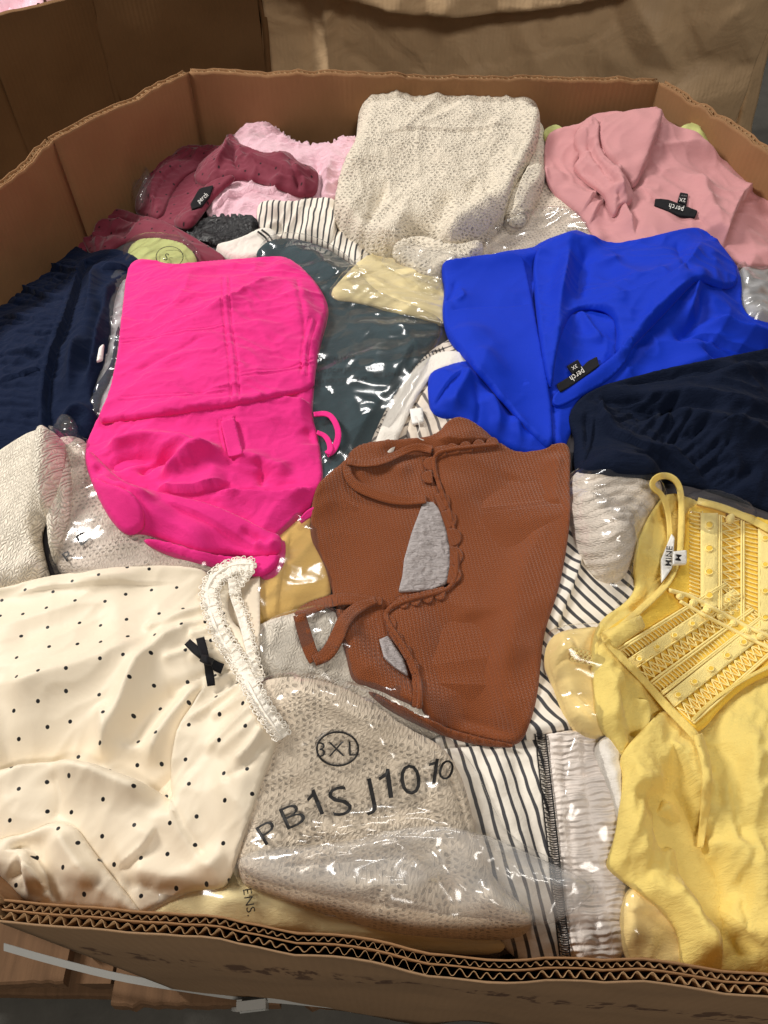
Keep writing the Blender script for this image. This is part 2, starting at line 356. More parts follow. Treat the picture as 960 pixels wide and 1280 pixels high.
# ---------------------------------------------------------------- materials
class G:
    def __init__(s,name):
        s.m=bpy.data.materials.new(name); s.m.use_nodes=True; s.t=s.m.node_tree; s.t.nodes.clear()
        s.out=s.t.nodes.new('ShaderNodeOutputMaterial')
    def n(s,ty,ins=None,**pr):
        k=s.t.nodes.new('ShaderNode'+ty)
        for a,b in pr.items(): setattr(k,a,b)
        for a,b in (ins or {}).items(): s.put(k.inputs[a],b)
        return k
    def put(s,sock,v):
        if hasattr(v,'is_output'): s.t.links.new(v,sock)
        elif isinstance(v,(tuple,list)) and sock.type=='RGBA' and len(v)==3: sock.default_value=(*v,1)
        else: sock.default_value=v
    def mt(s,op,a,b=0.,c=0.):
        k=s.n('Math',operation=op); s.put(k.inputs[0],a); s.put(k.inputs[1],b)
        if len(k.inputs)>2: s.put(k.inputs[2],c)
        return k.outputs[0]
    def mix(s,f,a,b,bt='MIX'):
        k=s.n('Mix',data_type='RGBA',blend_type=bt); s.put(k.inputs[0],f); s.put(k.inputs[6],a); s.put(k.inputs[7],b); return k.outputs[2]
    def uv(s): return s.n('UVMap').outputs[0]
    def obj(s): return s.n('TexCoord').outputs['Object']
    def sep(s,v):
        k=s.n('SeparateXYZ',{0:v}); return k.outputs[0],k.outputs[1],k.outputs[2]
    def noise(s,v,scale,det=3,rough=.55,dist=0): return s.n('TexNoise',{'Vector':v,'Scale':scale,'Detail':det,'Roughness':rough,'Distortion':dist}).outputs[0]
    def ramp(s,f,a,b,lo=0.,hi=1.):
        k=s.n('MapRange'); s.put(k.inputs[0],f)
        for i,q in ((1,a),(2,b),(3,lo),(4,hi)): s.put(k.inputs[i],q)
        k.interpolation_type='SMOOTHSTEP'; return k.outputs[0]
    def bump(s,h,st,dist=.001,nrm=None):
        k=s.n('Bump',{'Strength':st,'Distance':dist,'Height':h})
        if nrm is not None: s.put(k.inputs['Normal'],nrm)
        return k.outputs[0]
    def pbsdf(s,col,rough=.8,spec=.3,sheen=0,nrm=None,**ex):
        k=s.n('BsdfPrincipled'); s.put(k.inputs['Base Color'],col); s.put(k.inputs['Roughness'],rough); s.put(k.inputs['Specular IOR Level'],spec)
        k.inputs['Sheen Weight'].default_value=sheen; k.inputs['Sheen Roughness'].default_value=.4
        if nrm is not None: s.put(k.inputs['Normal'],nrm)
        for a,b in ex.items(): s.put(k.inputs[a.replace('_',' ')],b)
        return k.outputs[0]
    def done(s,sh): s.t.links.new(sh,s.out.inputs[0]); return s.m
def lin(r,g,b): return tuple(((c/255+.055)/1.055)**2.4 if c>10 else c/255/12.92 for c in(r,g,b))
def var(g,col,uv,amt=.12,scale=18):
    n=g.noise(uv,scale,4); return g.mix(g.mt('MULTIPLY',g.ramp(n,.3,.7),amt*2),tuple(min(1,c*(1+amt)) for c in col),tuple(c*(1-amt) for c in col))
def stitch(g,hem,uv):
    """a sewn hem: a faint groove and thread dashes a set distance from the edge"""
    e=g.n('Attribute',attribute_name='edge_distance').outputs['Fac']
    return g.ramp(g.mt('ABSOLUTE',g.mt('SUBTRACT',e,hem)),.0004,.0011,0,1)
def fabric(name,col,rough=.85,spec=.25,sheen=.15,grain=.35,gscale=900,vamt=.06,crease=.0,hem=0,trans=0,cscale=55):
    g=G(name); uv=g.uv(); x,y,_=g.sep(uv)
    wv=g.mt('MULTIPLY',g.mt('SINE',g.mt('MULTIPLY',x,5200)),g.mt('SINE',g.mt('MULTIPLY',y,5200)))
    h=g.mt('ADD',g.mt('MULTIPLY',g.noise(uv,gscale,2),1.),g.mt('MULTIPLY',wv,.25))
    nr=g.bump(h,grain,.0006)
    if crease:
        n=g.noise(g.n('Mapping',{'Vector':uv,'Scale':(1,2.2,1),'Rotation':(0,0,.5)}).outputs[0],cscale,4,.55,.3); nr=g.bump(n,min(1,crease*1.6),.004,nr); n2=g.noise(g.n('Mapping',{'Vector':uv,'Scale':(1,3.2,1),'Rotation':(0,0,1.1)}).outputs[0],85,3,.6,.5); nr=g.bump(g.ramp(g.mt('ABSOLUTE',g.mt('SUBTRACT',n2,.5)),0,.13,1,0),min(1,crease*1.1),.0013,nr)
    if hem: nr=g.bump(stitch(g,hem,uv),.7,.0012,nr)
    b=g.pbsdf(var(g,col,uv,vamt),rough,spec,sheen,nr)
    if trans:
        t=g.n('BsdfTranslucent',{'Color':col,'Normal':nr}).outputs[0]; k=g.n('MixShader',{0:trans}); g.put(k.inputs[1],b); g.put(k.inputs[2],t); b=k.outputs[0]
    return g.done(b)
def knit(name,col,col2=None,size=.005,depth=.9,speck=.3,ribbed=0,rough=.9,hole=0.,aspect=.8,rnd=.25,net=0):
    """rows of V shaped stitches"""
    g=G(name); uv=g.uv(); wn=g.n('TexNoise',{'Vector':uv,'Scale':60,'Detail':2}).outputs[1]
    uvw=g.n('VectorMath',{0:uv,1:g.n('VectorMath',{0:g.n('VectorMath',{0:wn,1:(.5,.5,.5)},operation='SUBTRACT').outputs[0],1:(size*rnd*6,)*3},operation='MULTIPLY').outputs[0]},operation='ADD').outputs[0]
    x,y,_=g.sep(uvw); u=g.mt('DIVIDE',x,size); v=g.mt('DIVIDE',y,size*aspect)
    fu=g.mt('FRACT',u); tri=g.mt('MULTIPLY',g.mt('ABSOLUTE',g.mt('SUBTRACT',fu,.5)),2.)
    vv=g.mt('ADD',v,g.mt('MULTIPLY',tri,.75)); row=g.mt('ABSOLUTE',g.mt('SINE',g.mt('MULTIPLY',vv,math.pi)))
    cl=g.mt('ABSOLUTE',g.mt('SINE',g.mt('MULTIPLY',u,2*math.pi)))
    h=g.mt('MULTIPLY',g.mt('POWER',row,.7),g.mt('ADD',g.mt('MULTIPLY',g.mt('POWER',cl,.6),.75),.25))
    hole_m=g.ramp(h,.0,.22,1,0)
    if net:
        rw=g.mt('FLOOR',v); u2=g.mt('ADD',u,g.mt('MULTIPLY',g.mt('MODULO',rw,2.),.5)); du=g.mt('SUBTRACT',g.mt('FRACT',u2),.5); dv=g.mt('SUBTRACT',g.mt('FRACT',v),.5)
        rr=g.mt('SQRT',g.mt('ADD',g.mt('MULTIPLY',du,du),g.mt('MULTIPLY',dv,dv))); rr=g.mt('ADD',rr,g.mt('MULTIPLY',g.mt('SUBTRACT',g.noise(uv,150,2),.5),.35))
        hole_m=g.mt('MULTIPLY',g.ramp(rr,.12,.30,1,0),g.ramp(g.noise(uv,38,2),.38,.58,.25,1)); h=g.mt('SUBTRACT',g.mt('ADD',.5,g.mt('MULTIPLY',h,.5)),g.mt('MULTIPLY',hole_m,.9))
    if ribbed: h=g.mt('ADD',g.mt('MULTIPLY',h,.6),g.mt('MULTIPLY',g.mt('SINE',g.mt('MULTIPLY',x,2*math.pi/ribbed)),.9))
    h=g.mt('ADD',h,g.mt('MULTIPLY',g.noise(uv,1400,2),.35))
    nr=g.bump(h,1.0,size*.24*depth)
    c2=col2 or tuple(c*.72 for c in col)
    sp=g.ramp(g.noise(uv,420,3,.7),.55-.1*speck,.72,0,1); c=g.mix(g.mt('MULTIPLY',sp,speck),col,c2)
    c=g.mix(g.ramp(g.noise(uv,30,3),.3,.7,0,.25),c,tuple(k*.9 for k in col))
    if hole:   # shade in the gaps between loops, painted as a darker yarn colour
        c=g.mix(g.mt('MULTIPLY',hole_m,hole),c,tuple(k*.42 for k in c2))
    return g.done(g.pbsdf(c,rough,.15,.2,nr))
def dots(name,col,dot,sp=.0225,r=.0016,rough=.5,spec=.3,rnd=.38):
    g=G(name); uv=g.uv(); vo=g.n('TexVoronoi',{'Vector':uv,'Scale':1/sp,'Randomness':rnd},voronoi_dimensions='2D').outputs['Distance']
    f=g.ramp(vo,r/sp*.85,r/sp*1.1,1,0); nr=g.bump(g.noise(uv,700,2),.12,.0005)
    t=g.bump(g.noise(uv,26,3,.5,.6),.25,.006,nr)
    return g.done(g.pbsdf(g.mix(f,var(g,col,uv,.04),dot),rough,spec,.25,t))
def stripes(name,col,dk,sp=.009,duty=.3,wob=.5,bumpy=.3,rough=.8,every=1):
    g=G(name); uv=g.uv(); x,y,_=g.sep(uv); n=g.mt('MULTIPLY',g.mt('SUBTRACT',g.noise(uv,22,2),.5),sp*wob*3)
    f=g.mt('FRACT',g.mt('DIVIDE',g.mt('ADD',x,n),sp)); d=g.mt('ABSOLUTE',g.mt('SUBTRACT',f,.5))
    m=g.ramp(d,duty/2-.035,duty/2+.035,1,0); nr=g.bump(g.noise(uv,800,2),bumpy,.0008)
    nr=g.bump(g.noise(uv,45,3,.6,.8),.4,.004,nr)
    return g.done(g.pbsdf(g.mix(m,var(g,col,uv,.05),dk),rough,.25,.15,nr))
def plain(name,col,rough=.6,spec=.4,**ex): 
    g=G(name); return g.done(g.pbsdf(var(g,col,g.obj(),.05,40),rough,spec,**ex))
def film(name,tint=(.99,.99,.99),haze=.02,cr=.25,cs=14,boost=1.0):
    g=G(name); uv=g.uv(); n=g.noise(g.n('Mapping',{'Vector':uv,'Scale':(1,2.4,1),'Rotation':(0,0,.7)}).outputs[0],cs,1.5,.45,.8); nr=g.bump(n,cr,.006)
    fr=g.n('Fresnel',{'IOR':1.42,'Normal':nr}).outputs[0]; f=g.mt('MINIMUM',g.mt('MULTIPLY',fr,1.15*boost),.45)
    gl=g.n('BsdfGlossy',{'Color':(1,1,1),'Roughness':.13,'Normal':nr}).outputs[0]; tr=g.n('BsdfTransparent',{'Color':tint}).outputs[0]
    df=g.n('BsdfDiffuse',{'Color':(.9,.9,.91),'Normal':nr}).outputs[0]
    k=g.n('MixShader',{0:haze}); g.put(k.inputs[1],tr); g.put(k.inputs[2],df); k2=g.n('MixShader',{0:f}); g.put(k2.inputs[1],k.outputs[0]); g.put(k2.inputs[2],gl)
    return g.done(k2.outputs[0])
def board(name,col,seed=0,flute=.008,smudge=0,rough=.75,crumple=0.,print_=0):
    g=G(name); uv=g.uv(); x,y,_=g.sep(uv)
    big=g.noise(uv,4,5,.6); fi=g.noise(uv,300,3)
    c=g.mix(g.ramp(big,.35,.7),tuple(k*1.08 for k in col),tuple(k*.84 for k in col)); c=g.mix(g.mt('MULTIPLY',fi,.25),c,tuple(k*1.25 for k in col))
    sc_=g.ramp(g.noise(g.n('Mapping',{'Vector':uv,'Scale':(9,60,1)}).outputs[0],1.,4,.7),.62,.75); c=g.mix(g.mt('MULTIPLY',sc_,.25),c,tuple(k*1.5 for k in col))
    h=g.mt('ADD',g.mt('MULTIPLY',g.mt('SINE',g.mt('MULTIPLY',x,2*math.pi/flute)),.10),g.mt('MULTIPLY',g.noise(uv,60,4),.5))
    nr=g.bump(h,.5,.0015)
    if crumple:
        v=g.n('TexVoronoi',{'Vector':g.n('VectorMath',{0:uv,1:g.n('VectorMath',{0:g.n('TexNoise',{'Vector':uv,'Scale':5,'Detail':3}).outputs[1],1:(.12,.12,.12)},operation='MULTIPLY').outputs[0]},operation='ADD').outputs[0],'Scale':7},feature='DISTANCE_TO_EDGE').outputs[0]
        nr=g.bump(g.ramp(v,0,.12,1,0),crumple,.01,nr); nr=g.bump(g.noise(uv,14,4,.55,1.),crumple*.8,.03,nr)
    if smudge:
        a=g.ramp(g.noise(g.n('Mapping',{'Vector':uv,'Scale':(60,26,1)}).outputs[0],1.,3,.6),.5,.6); bnd=g.ramp(g.mt('ABSOLUTE',g.mt('SUBTRACT',y,smudge)),.02,.035,1,0)
        c=g.mix(g.mt('MULTIPLY',g.mt('MULTIPLY',a,bnd),.75),c,(.05,.018,.012))
    return g.done(g.pbsdf(c,rough,.25,0,nr))
KRAFT=(.29,.152,.068)
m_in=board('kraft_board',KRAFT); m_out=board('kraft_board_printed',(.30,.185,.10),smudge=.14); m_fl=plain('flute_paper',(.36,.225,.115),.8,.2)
m_bgl=board('kraft_board_shaded',(.17,.088,.036)); m_bgr=board('kraft_board_crumpled',(.62,.43,.25),crumple=.22,rough=.5)  # left box: same kraft board, its shade put into a darker colour
m_wood=None
def wood(name,col):
    g=G(name); o=g.obj(); v=g.n('Mapping',{'Vector':o,'Scale':(60,5,60)}).outputs[0]; n=g.noise(v,1,5,.65,.6)
    c=g.mix(n,tuple(k*.45 for k in col),tuple(k*1.35 for k in col)); return g.done(g.pbsdf(c,.8,.2,0,g.bump(n,.6,.002)))
m_wood=wood('pallet_wood',(.19,.105,.055))
def concrete():
    g=G('concrete'); o=g.obj(); n=g.noise(o,9,6,.65); return g.done(g.pbsdf(g.mix(n,(.05,.048,.042),(.16,.15,.13)),.7,.3,0,g.bump(g.noise(o,90,4),.3,.002)))
m_floor=concrete(); m_steel=plain('dark_steel',(.045,.05,.055),.45,.4,Metallic=.5)
m_strap=plain('white_plastic',(.40,.40,.38),.35,.5); m_black=plain('black_ribbon',(.008,.008,.010),.7,.15,Sheen_Weight=.05); m_ink=plain('ink',(.012,.011,.011),.5,.3)
m_tagw=plain('white_satin_label',(.86,.84,.8),.5,.4); m_white_ink=plain('white_thread',(.75,.73,.7),.7,.2)
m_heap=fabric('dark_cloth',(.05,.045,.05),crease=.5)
f_pink=fabric('hot_pink_cotton',(.72,.022,.215),.82,.22,.15,.3,crease=.12,vamt=.13,hem=0)
f_blue=fabric('royal_blue_crepe',(.0,.030,.50),.72,.22,.03,.22,crease=.06,vamt=.03,hem=0)
f_rose=fabric('rose_crepe',(.57,.265,.275),.7,.25,.15,.3,crease=.08,vamt=.04)
f_burg=None
f_navy=fabric('navy_jersey',(.0040,.0095,.032),.85,.12,.02,.4,crease=.2,vamt=.08)
f_dark=fabric('midnight_jersey',(.0040,.0080,.023),.85,.12,.02,.4,crease=.25,vamt=.08)
f_plush=fabric('pale_pink_voile',(.80,.50,.58),.9,.15,.4,.4,crease=.5,vamt=.05,cscale=40)
f_satin=fabric('black_satin',(.008,.008,.010),.35,.5,.0,.1,crease=.5)
f_slate=fabric('slate_jersey',(.030,.058,.070),.8,.2,.1,.3,crease=.15)
f_butter=fabric('pale_yellow_jersey',(.95,.79,.42),.8,.2,.15,.25,crease=.12)
f_mustard=fabric('mustard_jersey',(.74,.47,.14),.8,.2,.15,.25,crease=.12)
f_lime=fabric('lime_jersey',(.50,.53,.20),.8,.2,.1,.3,crease=.15)
f_grey=fabric('grey_cloth',(.45,.45,.46),.8,.2,.1,.3,crease=.3)
f_yel=fabric('yellow_crinkle_cotton',(.97,.755,.235),.85,.2,.2,.3,crease=.2,trans=.22,cscale=60,vamt=.05)
f_lace=fabric('yellow_lace_yarn',(.96,.77,.30),.85,.2,.2,.6,crease=.1,vamt=.05)
f_white=fabric('cream_rib',(.80,.75,.68),.85,.2,.15,.5,crease=.2)
f_cardp=plain('beige_card',(.70,.60,.47),.7,.3)
f_tissue=fabric('tissue_paper',(.42,.38,.375),.7,.3,0,.2,crease=.5,cscale=120)
k_cream=knit('cream_tape_yarn',(.82,.735,.60),(.62,.52,.41),.0078,1.0,.28,hole=.55,aspect=.85,net=1,rnd=.3)
k_beige=knit('beige_mohair',(.78,.67,.55),(.52,.42,.33),.0060,.9,.4,hole=.6,net=1)
k_rib=knit('oat_ribbed_yarn',(.86,.76,.65),(.58,.48,.39),.005,.9,.35,ribbed=.013,hole=.3)
k_oat=knit('oat_open_yarn',(.88,.745,.58),(.60,.47,.34),.0060,1.0,.35,hole=.55,net=1,rnd=.3)
k_waf=knit('cream_waffle_yarn',(.95,.86,.72),(.82,.69,.56),.0062,1.2,.15,hole=.2,aspect=1.0)
k_pinkish=knit('blush_open_yarn',(.86,.74,.63),(.62,.50,.42),.0060,.9,.3,hole=.5,net=1)
k_brown=knit('rust_fine_yarn',(.265,.074,.023),(.19,.048,.014),.0034,1.0,.5,aspect=.7,rnd=.1,hole=.3)
k_fuzzy=knit('ivory_cable_yarn',(.86,.78,.66),(.62,.54,.45),.006,1.1,.3,ribbed=.02)
f_polka=dots('cream_satin_black_dots',(.80,.70,.545),(.006,.006,.008))
f_burg=dots('burgundy_small_dots',(.185,.026,.048),(.02,.004,.008),sp=.022,r=.0016,rough=.75,spec=.25,rnd=.6)
f_str=stripes('ivory_charcoal_stripes',(.80,.74,.65),(.060,.060,.066),.0088,.30,.25)
f_strb=stripes('beige_stripes',(.72,.63,.53),(.16,.14,.13),.012,.28,.3)
f_shir=None
p_bag=film('clear_film'); p_soft=film('soft_clear_film',haze=.05,cs=18); p_matte=film('cloudy_film',haze=.17,cs=11,cr=.5)
SOFT.update((k_brown,f_butter,f_mustard,f_slate,f_lime,f_strb,f_pink,f_blue,f_rose,f_navy,f_dark,f_plush,f_burg,f_polka,f_str,f_str2 if 'f_str2' in globals() else f_str,f_yel))
SIMD.update(pale_pink_voile=(.04,40),black_satin=(.045,45))
# ---------------------------------------------------------------- setting and boxes
mesh('floor',[(-14,-12,-.72),(14,-12,-.72),(14,16,-.72),(-14,16,-.72)],[(0,1,2,3)],m_floor,kind='structure')
mesh('back_wall',[(-14,15,-.72),(14,15,-.72),(14,15,7),(-14,15,7)],[(0,1,2,3)],plain('wall_paint',(.10,.095,.09),.9,.1),kind='structure')
BT=-.56
def panel_grid(a,b,ztop,zbot,off,nu,nv,dz,dn):
    """sheet between rim points a and b: dz = rim height, dn = displacement along the outward normal"""
    a=np.array(a); b=np.array(b); L=np.hypot(*(b-a)); t=(b-a)/L; n=np.array([t[1],-t[0]])
    u=np.linspace(0,1,nu); v=np.linspace(0,1,nv)**1.6; U,Vv=np.meshgrid(u,v,indexing='ij')
    zt=ztop+dz(U*L); z=zt+(zbot-zt)*Vv; o=off+dn(U*L,z)
    X=a[0]+(b-a)[0]*U+n[0]*o; Y=a[1]+(b-a)[1]*U+n[1]*o
    return X,Y,z,U*L
def sheet(a,b,ztop,zbot,off,th,nu,nv,dz,dn,name,mat,parent,**kw):
    X,Y,Z,s=panel_grid(a,b,ztop,zbot,off,nu,nv,dz,dn); X2,Y2,_,_=panel_grid(a,b,ztop,zbot,off+th,nu,nv,dz,dn)
    V=np.concatenate([np.stack([X,Y,Z],-1).reshape(-1,3),np.stack([X2,Y2,Z],-1).reshape(-1,3)]); N=nu*nv; f=[]
    for i in range(nu-1):
        for j in range(nv-1):
            k=i*nv+j; f.append((k,k+1,k+nv+1,k+nv)); f.append((N+k,N+k+nv,N+k+nv+1,N+k+1))
        k=i*nv; f.append((k,k+nv,N+k+nv,N+k)); k+=nv-1; f.append((k,N+k,N+k+nv,k+nv))
    for j in range(nv-1):
        f.append((j,N+j,N+j+1,j+1)); k=(nu-1)*nv+j; f.append((k,k+1,N+k+1,N+k))
    uv=np.stack([np.tile(s.ravel(),2),np.tile(-Z.ravel(),2)],1)
    return mesh(name,V,f,mat,parent,uv=uv,**kw)
RIM=[(-.255,.093),(.34,.040),(.55,.25),(.585,.95),(.425,1.235),(-.307,1.268),(-.468,1.065),(-.535,.86),(-.55,.33)]
carton=empty('cardboard_box',(0,.65,BT),label='open octagonal double-walled cardboard box filled to the rim with mixed clothes',cat='cardboard box')
nR=len(RIM)
for i in range(nR):
    a,b=RIM[i],RIM[(i+1)%nR]; L=math.dist(a,b); nu=max(6,int(L/.012)); sd=i*3+1
    rag=.002 if i==0 else .0045
    dz=lambda s,sd=sd,rag=rag,L=L: rag*(.9*fbm(s*9,s*0+sd*1.7,sd,2)+1.1*fbm(s*40,s*0+sd*2.3,sd+1,3))*np.minimum(1,np.minimum(s,L-s)/.02+.05)
    dn=lambda s,z,sd=sd,L=L: .010*fbm(s*5,z*5+sd,sd,2)*np.sin(np.clip(s/L,0,1)*math.pi)+.004*fbm(s*18,z*18,sd+2,2)*np.sin(np.clip(s/L,0,1)*math.pi)
    bot=BT
    w_=sheet(a,b,0,bot,0,.0012,nu,22,dz,dn,'wall_panel',m_in,carton)
    sheet(a,b,-.0015,bot,.0056,.0010,nu,22,dz,dn,'middle_liner',m_in,w_)
    sheet(a,b,-.0005,bot,.0125,.0012,nu,22,dz,dn,'outer_liner',m_out if i==0 else m_in,w_)
    for nm,o0,o1,per in(('coarse_flute',.0066,.0124,.0088),('fine_flute',.0013,.0055,.0066)):
        n=int(L/per*8); s=np.linspace(0,L,n); ph=np.clip(.5+(.40+.34*perlin(s*13,s*0+i,3))*np.sin(s/per*2*math.pi+1.6*perlin(s*40,s*0+i*3.,7)),0,1); an=np.array(a); bn=np.array(b); t=(bn-an)/L; nn=np.array([t[1],-t[0]])
        V=[];zt=-.0022+dz(s)
        for z,q in((zt,0),(zt-.02,0),(zt-.045,0),(zt-.045,.0004),(zt-.02,.0004),(zt,.0004)):
            o=o0+(o1-o0-.0004)*ph+q+dn(s,z); V.append(np.stack([a[0]+t[0]*s+nn[0]*o,a[1]+t[1]*s+nn[1]*o,z],1))
        m=6; V=np.stack(V,1).reshape(-1,3); f=[(p*m+k,p*m+(k+1)%m,(p+1)*m+(k+1)%m,(p+1)*m+k) for p in range(n-1) for k in range(m)]
        mesh(nm,V,f,m_fl,w_)
# neighbouring boxes
def big_box(label,pts,zt,zb,mat,dn,nu=60,nv=50):
    e=empty('cardboard_box',(pts[0][0],pts[0][1],zb),label=label,cat='cardboard box',group='cardboard boxes on pallets')
    for a,b in zip(pts[:-1],pts[1:]):
        sheet(a,b,zt,zb,0,.012,nu,nv,lambda s:.004*fbm(s*9,s*0,2),dn,'wall_panel',mat,e)
    return e
carton['group']='cardboard boxes on pallets'
def px0(px,py,z=0.): x,y=at(px,py,z); return (float(x),float(y))
ZL=.02
lb=[px0(-330,110,ZL),px0(-30,25,ZL),px0(108,-14,ZL),px0(318,-30,ZL),(-.30,2.35),(-1.2,2.4)]
big_box('open cardboard box with shade in its colour standing behind the left side of the clothes box',lb,ZL,BT,m_bgl,lambda s,z:.012*fbm(s*4,z*4,3,3))
V,f=tube_v([(lb[2][0]+.003,lb[2][1]-.006,z) for z in np.linspace(ZL-.005,BT,14)],.007); mesh('corner_crease',V,f,m_bgl,[o for o in bpy.data.objects if o.name.startswith('cardboard_box')][-1])
_pr=np.random.default_rng(12); _pl=[(_pr.uniform(.0,1.25),_pr.uniform(-.5,.35),_pr.uniform(.10,.26),_pr.uniform(.10,.26),_pr.uniform(-.35,.35),_pr.uniform(-.3,.3),_pr.uniform(.006,.020)) for _ in range(60)]
def crum(s,z):
    # stiff board crushed into flat facets that meet in crisp creases
    d=np.zeros(np.broadcast(s,z).shape)
    for a,b_,ra,rb_,ga,gb,h in _pl:
        u=(s-a)/ra; v=(z-b_)/rb_; u,v=u+ga*v,v+gb*u; d=np.maximum(d,h*(1-np.maximum(np.maximum(np.abs(u),np.abs(v)),np.abs(u+v)*.72)))
    d=d+.010*np.maximum(0,1-np.abs(s-.115)/.03)
    zz=-.03+.12*((s-.36)/.5)**2    # bulging upper part: its lower lip hangs in an arc
    return d*2.6+.0012*fbm(s*16,z*16,5,2)+.05*np.clip((z-zz)/.016,0,1)*np.exp(-np.maximum(0,z-zz)/.30)
rb=[(-.26,2.25),px0(338,60,-.11),px0(955,30,-.05),(.98,2.4)]
rbx=big_box('taller crumpled bulging cardboard box standing behind the clothes box',rb,.34,BT,m_bgr,crum,200,150)
b=Bag(); 
for x,y,sx,sy in((1.02,1.75,.09,.12),):
    for c,s in(((x,y,.6),(sx,.012,2.6)),((x-sx/2+.006,y+.06,.6),(.012,sy-.014,2.6)),((x+sx/2-.006,y+.06,.6),(.012,sy-.014,2.6))): V,f=box_v(c,s); b.add(V,f)
tag(b.build('rack_post',m_steel,smooth=False),'dark grey steel rack post at the right behind the boxes','post')
# pallet under the box
pal=empty('pallet',(0,.6,-.72),label='worn wooden pallet under the box of clothes',cat='pallet')
def pboard(name,x0,x1,y0,y1,z0,z1,sd):
    r=np.random.default_rng(sd); n=24; xs=np.linspace(x0,x1,n); V=[]
    for q in(0,1):
        for x in xs:
            j=r.normal(0,.0012)
            for y,z in((y0+j,z0),(y0+j+.003,z1-.003),(y0+j+.006,z1),(y1,z1),(y1,z0)): V.append((x,y,z))
        break
    f=[(i*5+k,(i+1)*5+k,(i+1)*5+(k+1)%5,i*5+(k+1)%5) for i in range(n-1) for k in range(5)]+[(4,3,2,1,0),tuple((n-1)*5+k for k in range(5))]
    mesh(name,V,f,m_wood,pal,smooth=False)
for k,(x0,x1,yy) in enumerate(((-.62,-.405,.085),(-.385,-.365,.12),(-.34,-.13,.062),(-.10,.12,.062),(.15,.36,.05))): pboard('deck_board',x0,x1,yy,1.15,-.585,-.562,k)
for k,x in enumerate((-.55,-.375,-.05,.3)):
    V,f=box_v((x,.62,-.63),(.045,1.0 if k!=1 else 1.06,.085)); mesh('stringer',V,f,m_wood,pal,smooth=False)
for k,y in enumerate((.13,.6,1.1)): pboard('bottom_board',-.62,.5,y-.05,y+.05,-.7,-.68,20+k)
# packing strap
st=empty('packing_strap',(0,.06,-.5),label='white plastic strap with buckle run along the foot of the box',cat='strap')
p=[]
for px,py,z in((5,1183,-.50),(60,1199,-.51),(150,1222,-.52),(240,1236,-.52),(305,1246,-.52),(360,1249,-.52),(480,1262,-.52),(640,1266,-.51),(960,1282,-.51),(1010,1285,-.51)):
    x,y=at(px,py,z); p.append((float(x),float(y),z))
p=resamp(chaikin(p,2,False),.012,False); V=[];n=len(p)
for i,q in enumerate(p): 
    for dz,dy in((-.003,-.004),(.002,.0035),(.003,.003),(-.002,-.0045)): V.append((q[0],q[1]+dy,q[2]+dz))
mesh('strap',V,[(i*4+k,(i+1)*4+k,(i+1)*4+(k+1)%4,i*4+(k+1)%4) for i in range(n-1) for k in range(4)],m_strap,st,smooth=False)
x,y=map(float,at(317,1249,-.515)); b=Bag()
for c,s in(((x-.014,y-.006,-.513),(.006,.009,.030)),((x+.014,y-.006,-.513),(.006,.009,.030)),((x,y-.007,-.500),(.034,.010,.005)),((x,y-.007,-.527),(.034,.010,.005)),((x,y-.008,-.514),(.030,.010,.005))): V,f=box_v(c,s,.1); b.add(V,f)
V,f=tube_v([(x-.016+.008*math.cos(a),y-.010,-.516+.012*math.sin(a)) for a in np.linspace(0,6.28,14)],.0022); b.add(V,f)
b.build('buckle',m_strap,st,smooth=False)
# buried clothes under the visible ones
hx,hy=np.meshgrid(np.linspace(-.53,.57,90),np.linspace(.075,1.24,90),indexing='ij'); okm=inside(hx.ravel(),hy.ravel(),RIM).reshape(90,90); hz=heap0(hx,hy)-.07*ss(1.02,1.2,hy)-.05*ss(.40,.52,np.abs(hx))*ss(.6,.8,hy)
V=np.stack([hx,hy,hz],-1).reshape(-1,3); f=[(i*90+j,(i+1)*90+j,(i+1)*90+j+1,i*90+j+1) for i in range(89) for j in range(89) if okm[i,j] and okm[i+1,j+1] and okm[i+1,j] and okm[i,j+1]]
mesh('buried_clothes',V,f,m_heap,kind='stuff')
# ---------------------------------------------------------------- the clothes, lowest first
def th(name,label,cat,px,py,group=None):
    x,y,z=onto(np.array([px]),np.array([py]),H); return empty(name,(float(x[0]),float(y[0]),float(z[0])),label=label,cat=cat,group=group)
GB='clear bags round packed clothes'
# --- back row
t=th('garment_pile','pale pink voile garment spilling from the open box at top left','clothes',20,5)
x0,y0=at(10,12,-.0); V=[];nn=26
for i in range(nn):
    for j in range(nn):
        a,b_=i/(nn-1)-.5,j/(nn-1)-.5; V.append((float(x0)-.16+a*.34,float(y0)+.20+b_*.26,-.05+.075*(1-4*a*a)*(1-4*b_*b_)+.05*fbm(np.array([a*9]),np.array([b_*9]),4)[0]))
mesh('cloth',V,[(i*nn+j,(i+1)*nn+j,(i+1)*nn+j+1,i*nn+j+1) for i in range(nn-1) for j in range(nn-1)],f_plush,t)
cloth('blouse',[(282,178),(292,160),(303,152),(335,155),(352,166),(368,180),(388,184),(400,186),(425,176),(450,168),(460,230),(425,268),(380,262),(352,290),(285,288),(255,272),(262,240),(272,205)],f_plush,T=26,R_=22,res=2.6,wr=((4.5,38,40,1.6),(1.4,14,-20,1.6)),edge=.25,
   folds=[('s',[(300,190),(340,205),(372,232),(350,250)],10,12),('s',[(262,262),(300,240),(340,248),(365,226)],9,12),('v',[(392,185),(402,215),(395,262)],10,8),('r',[(415,190),(405,230),(412,262)],8,9)],
   label='crumpled pale pink gauzy blouse against the back wall behind the burgundy garment',cat='blouse',jag=1.5)
cloth('camisole',[(228,290),(240,276),(285,272),(325,276),(322,300),(285,312),(250,306)],f_satin,T=8,wr=((4,20,10,2),),label='glossy black garment tucked between burgundy straps and the white rib cuff',cat='camisole')
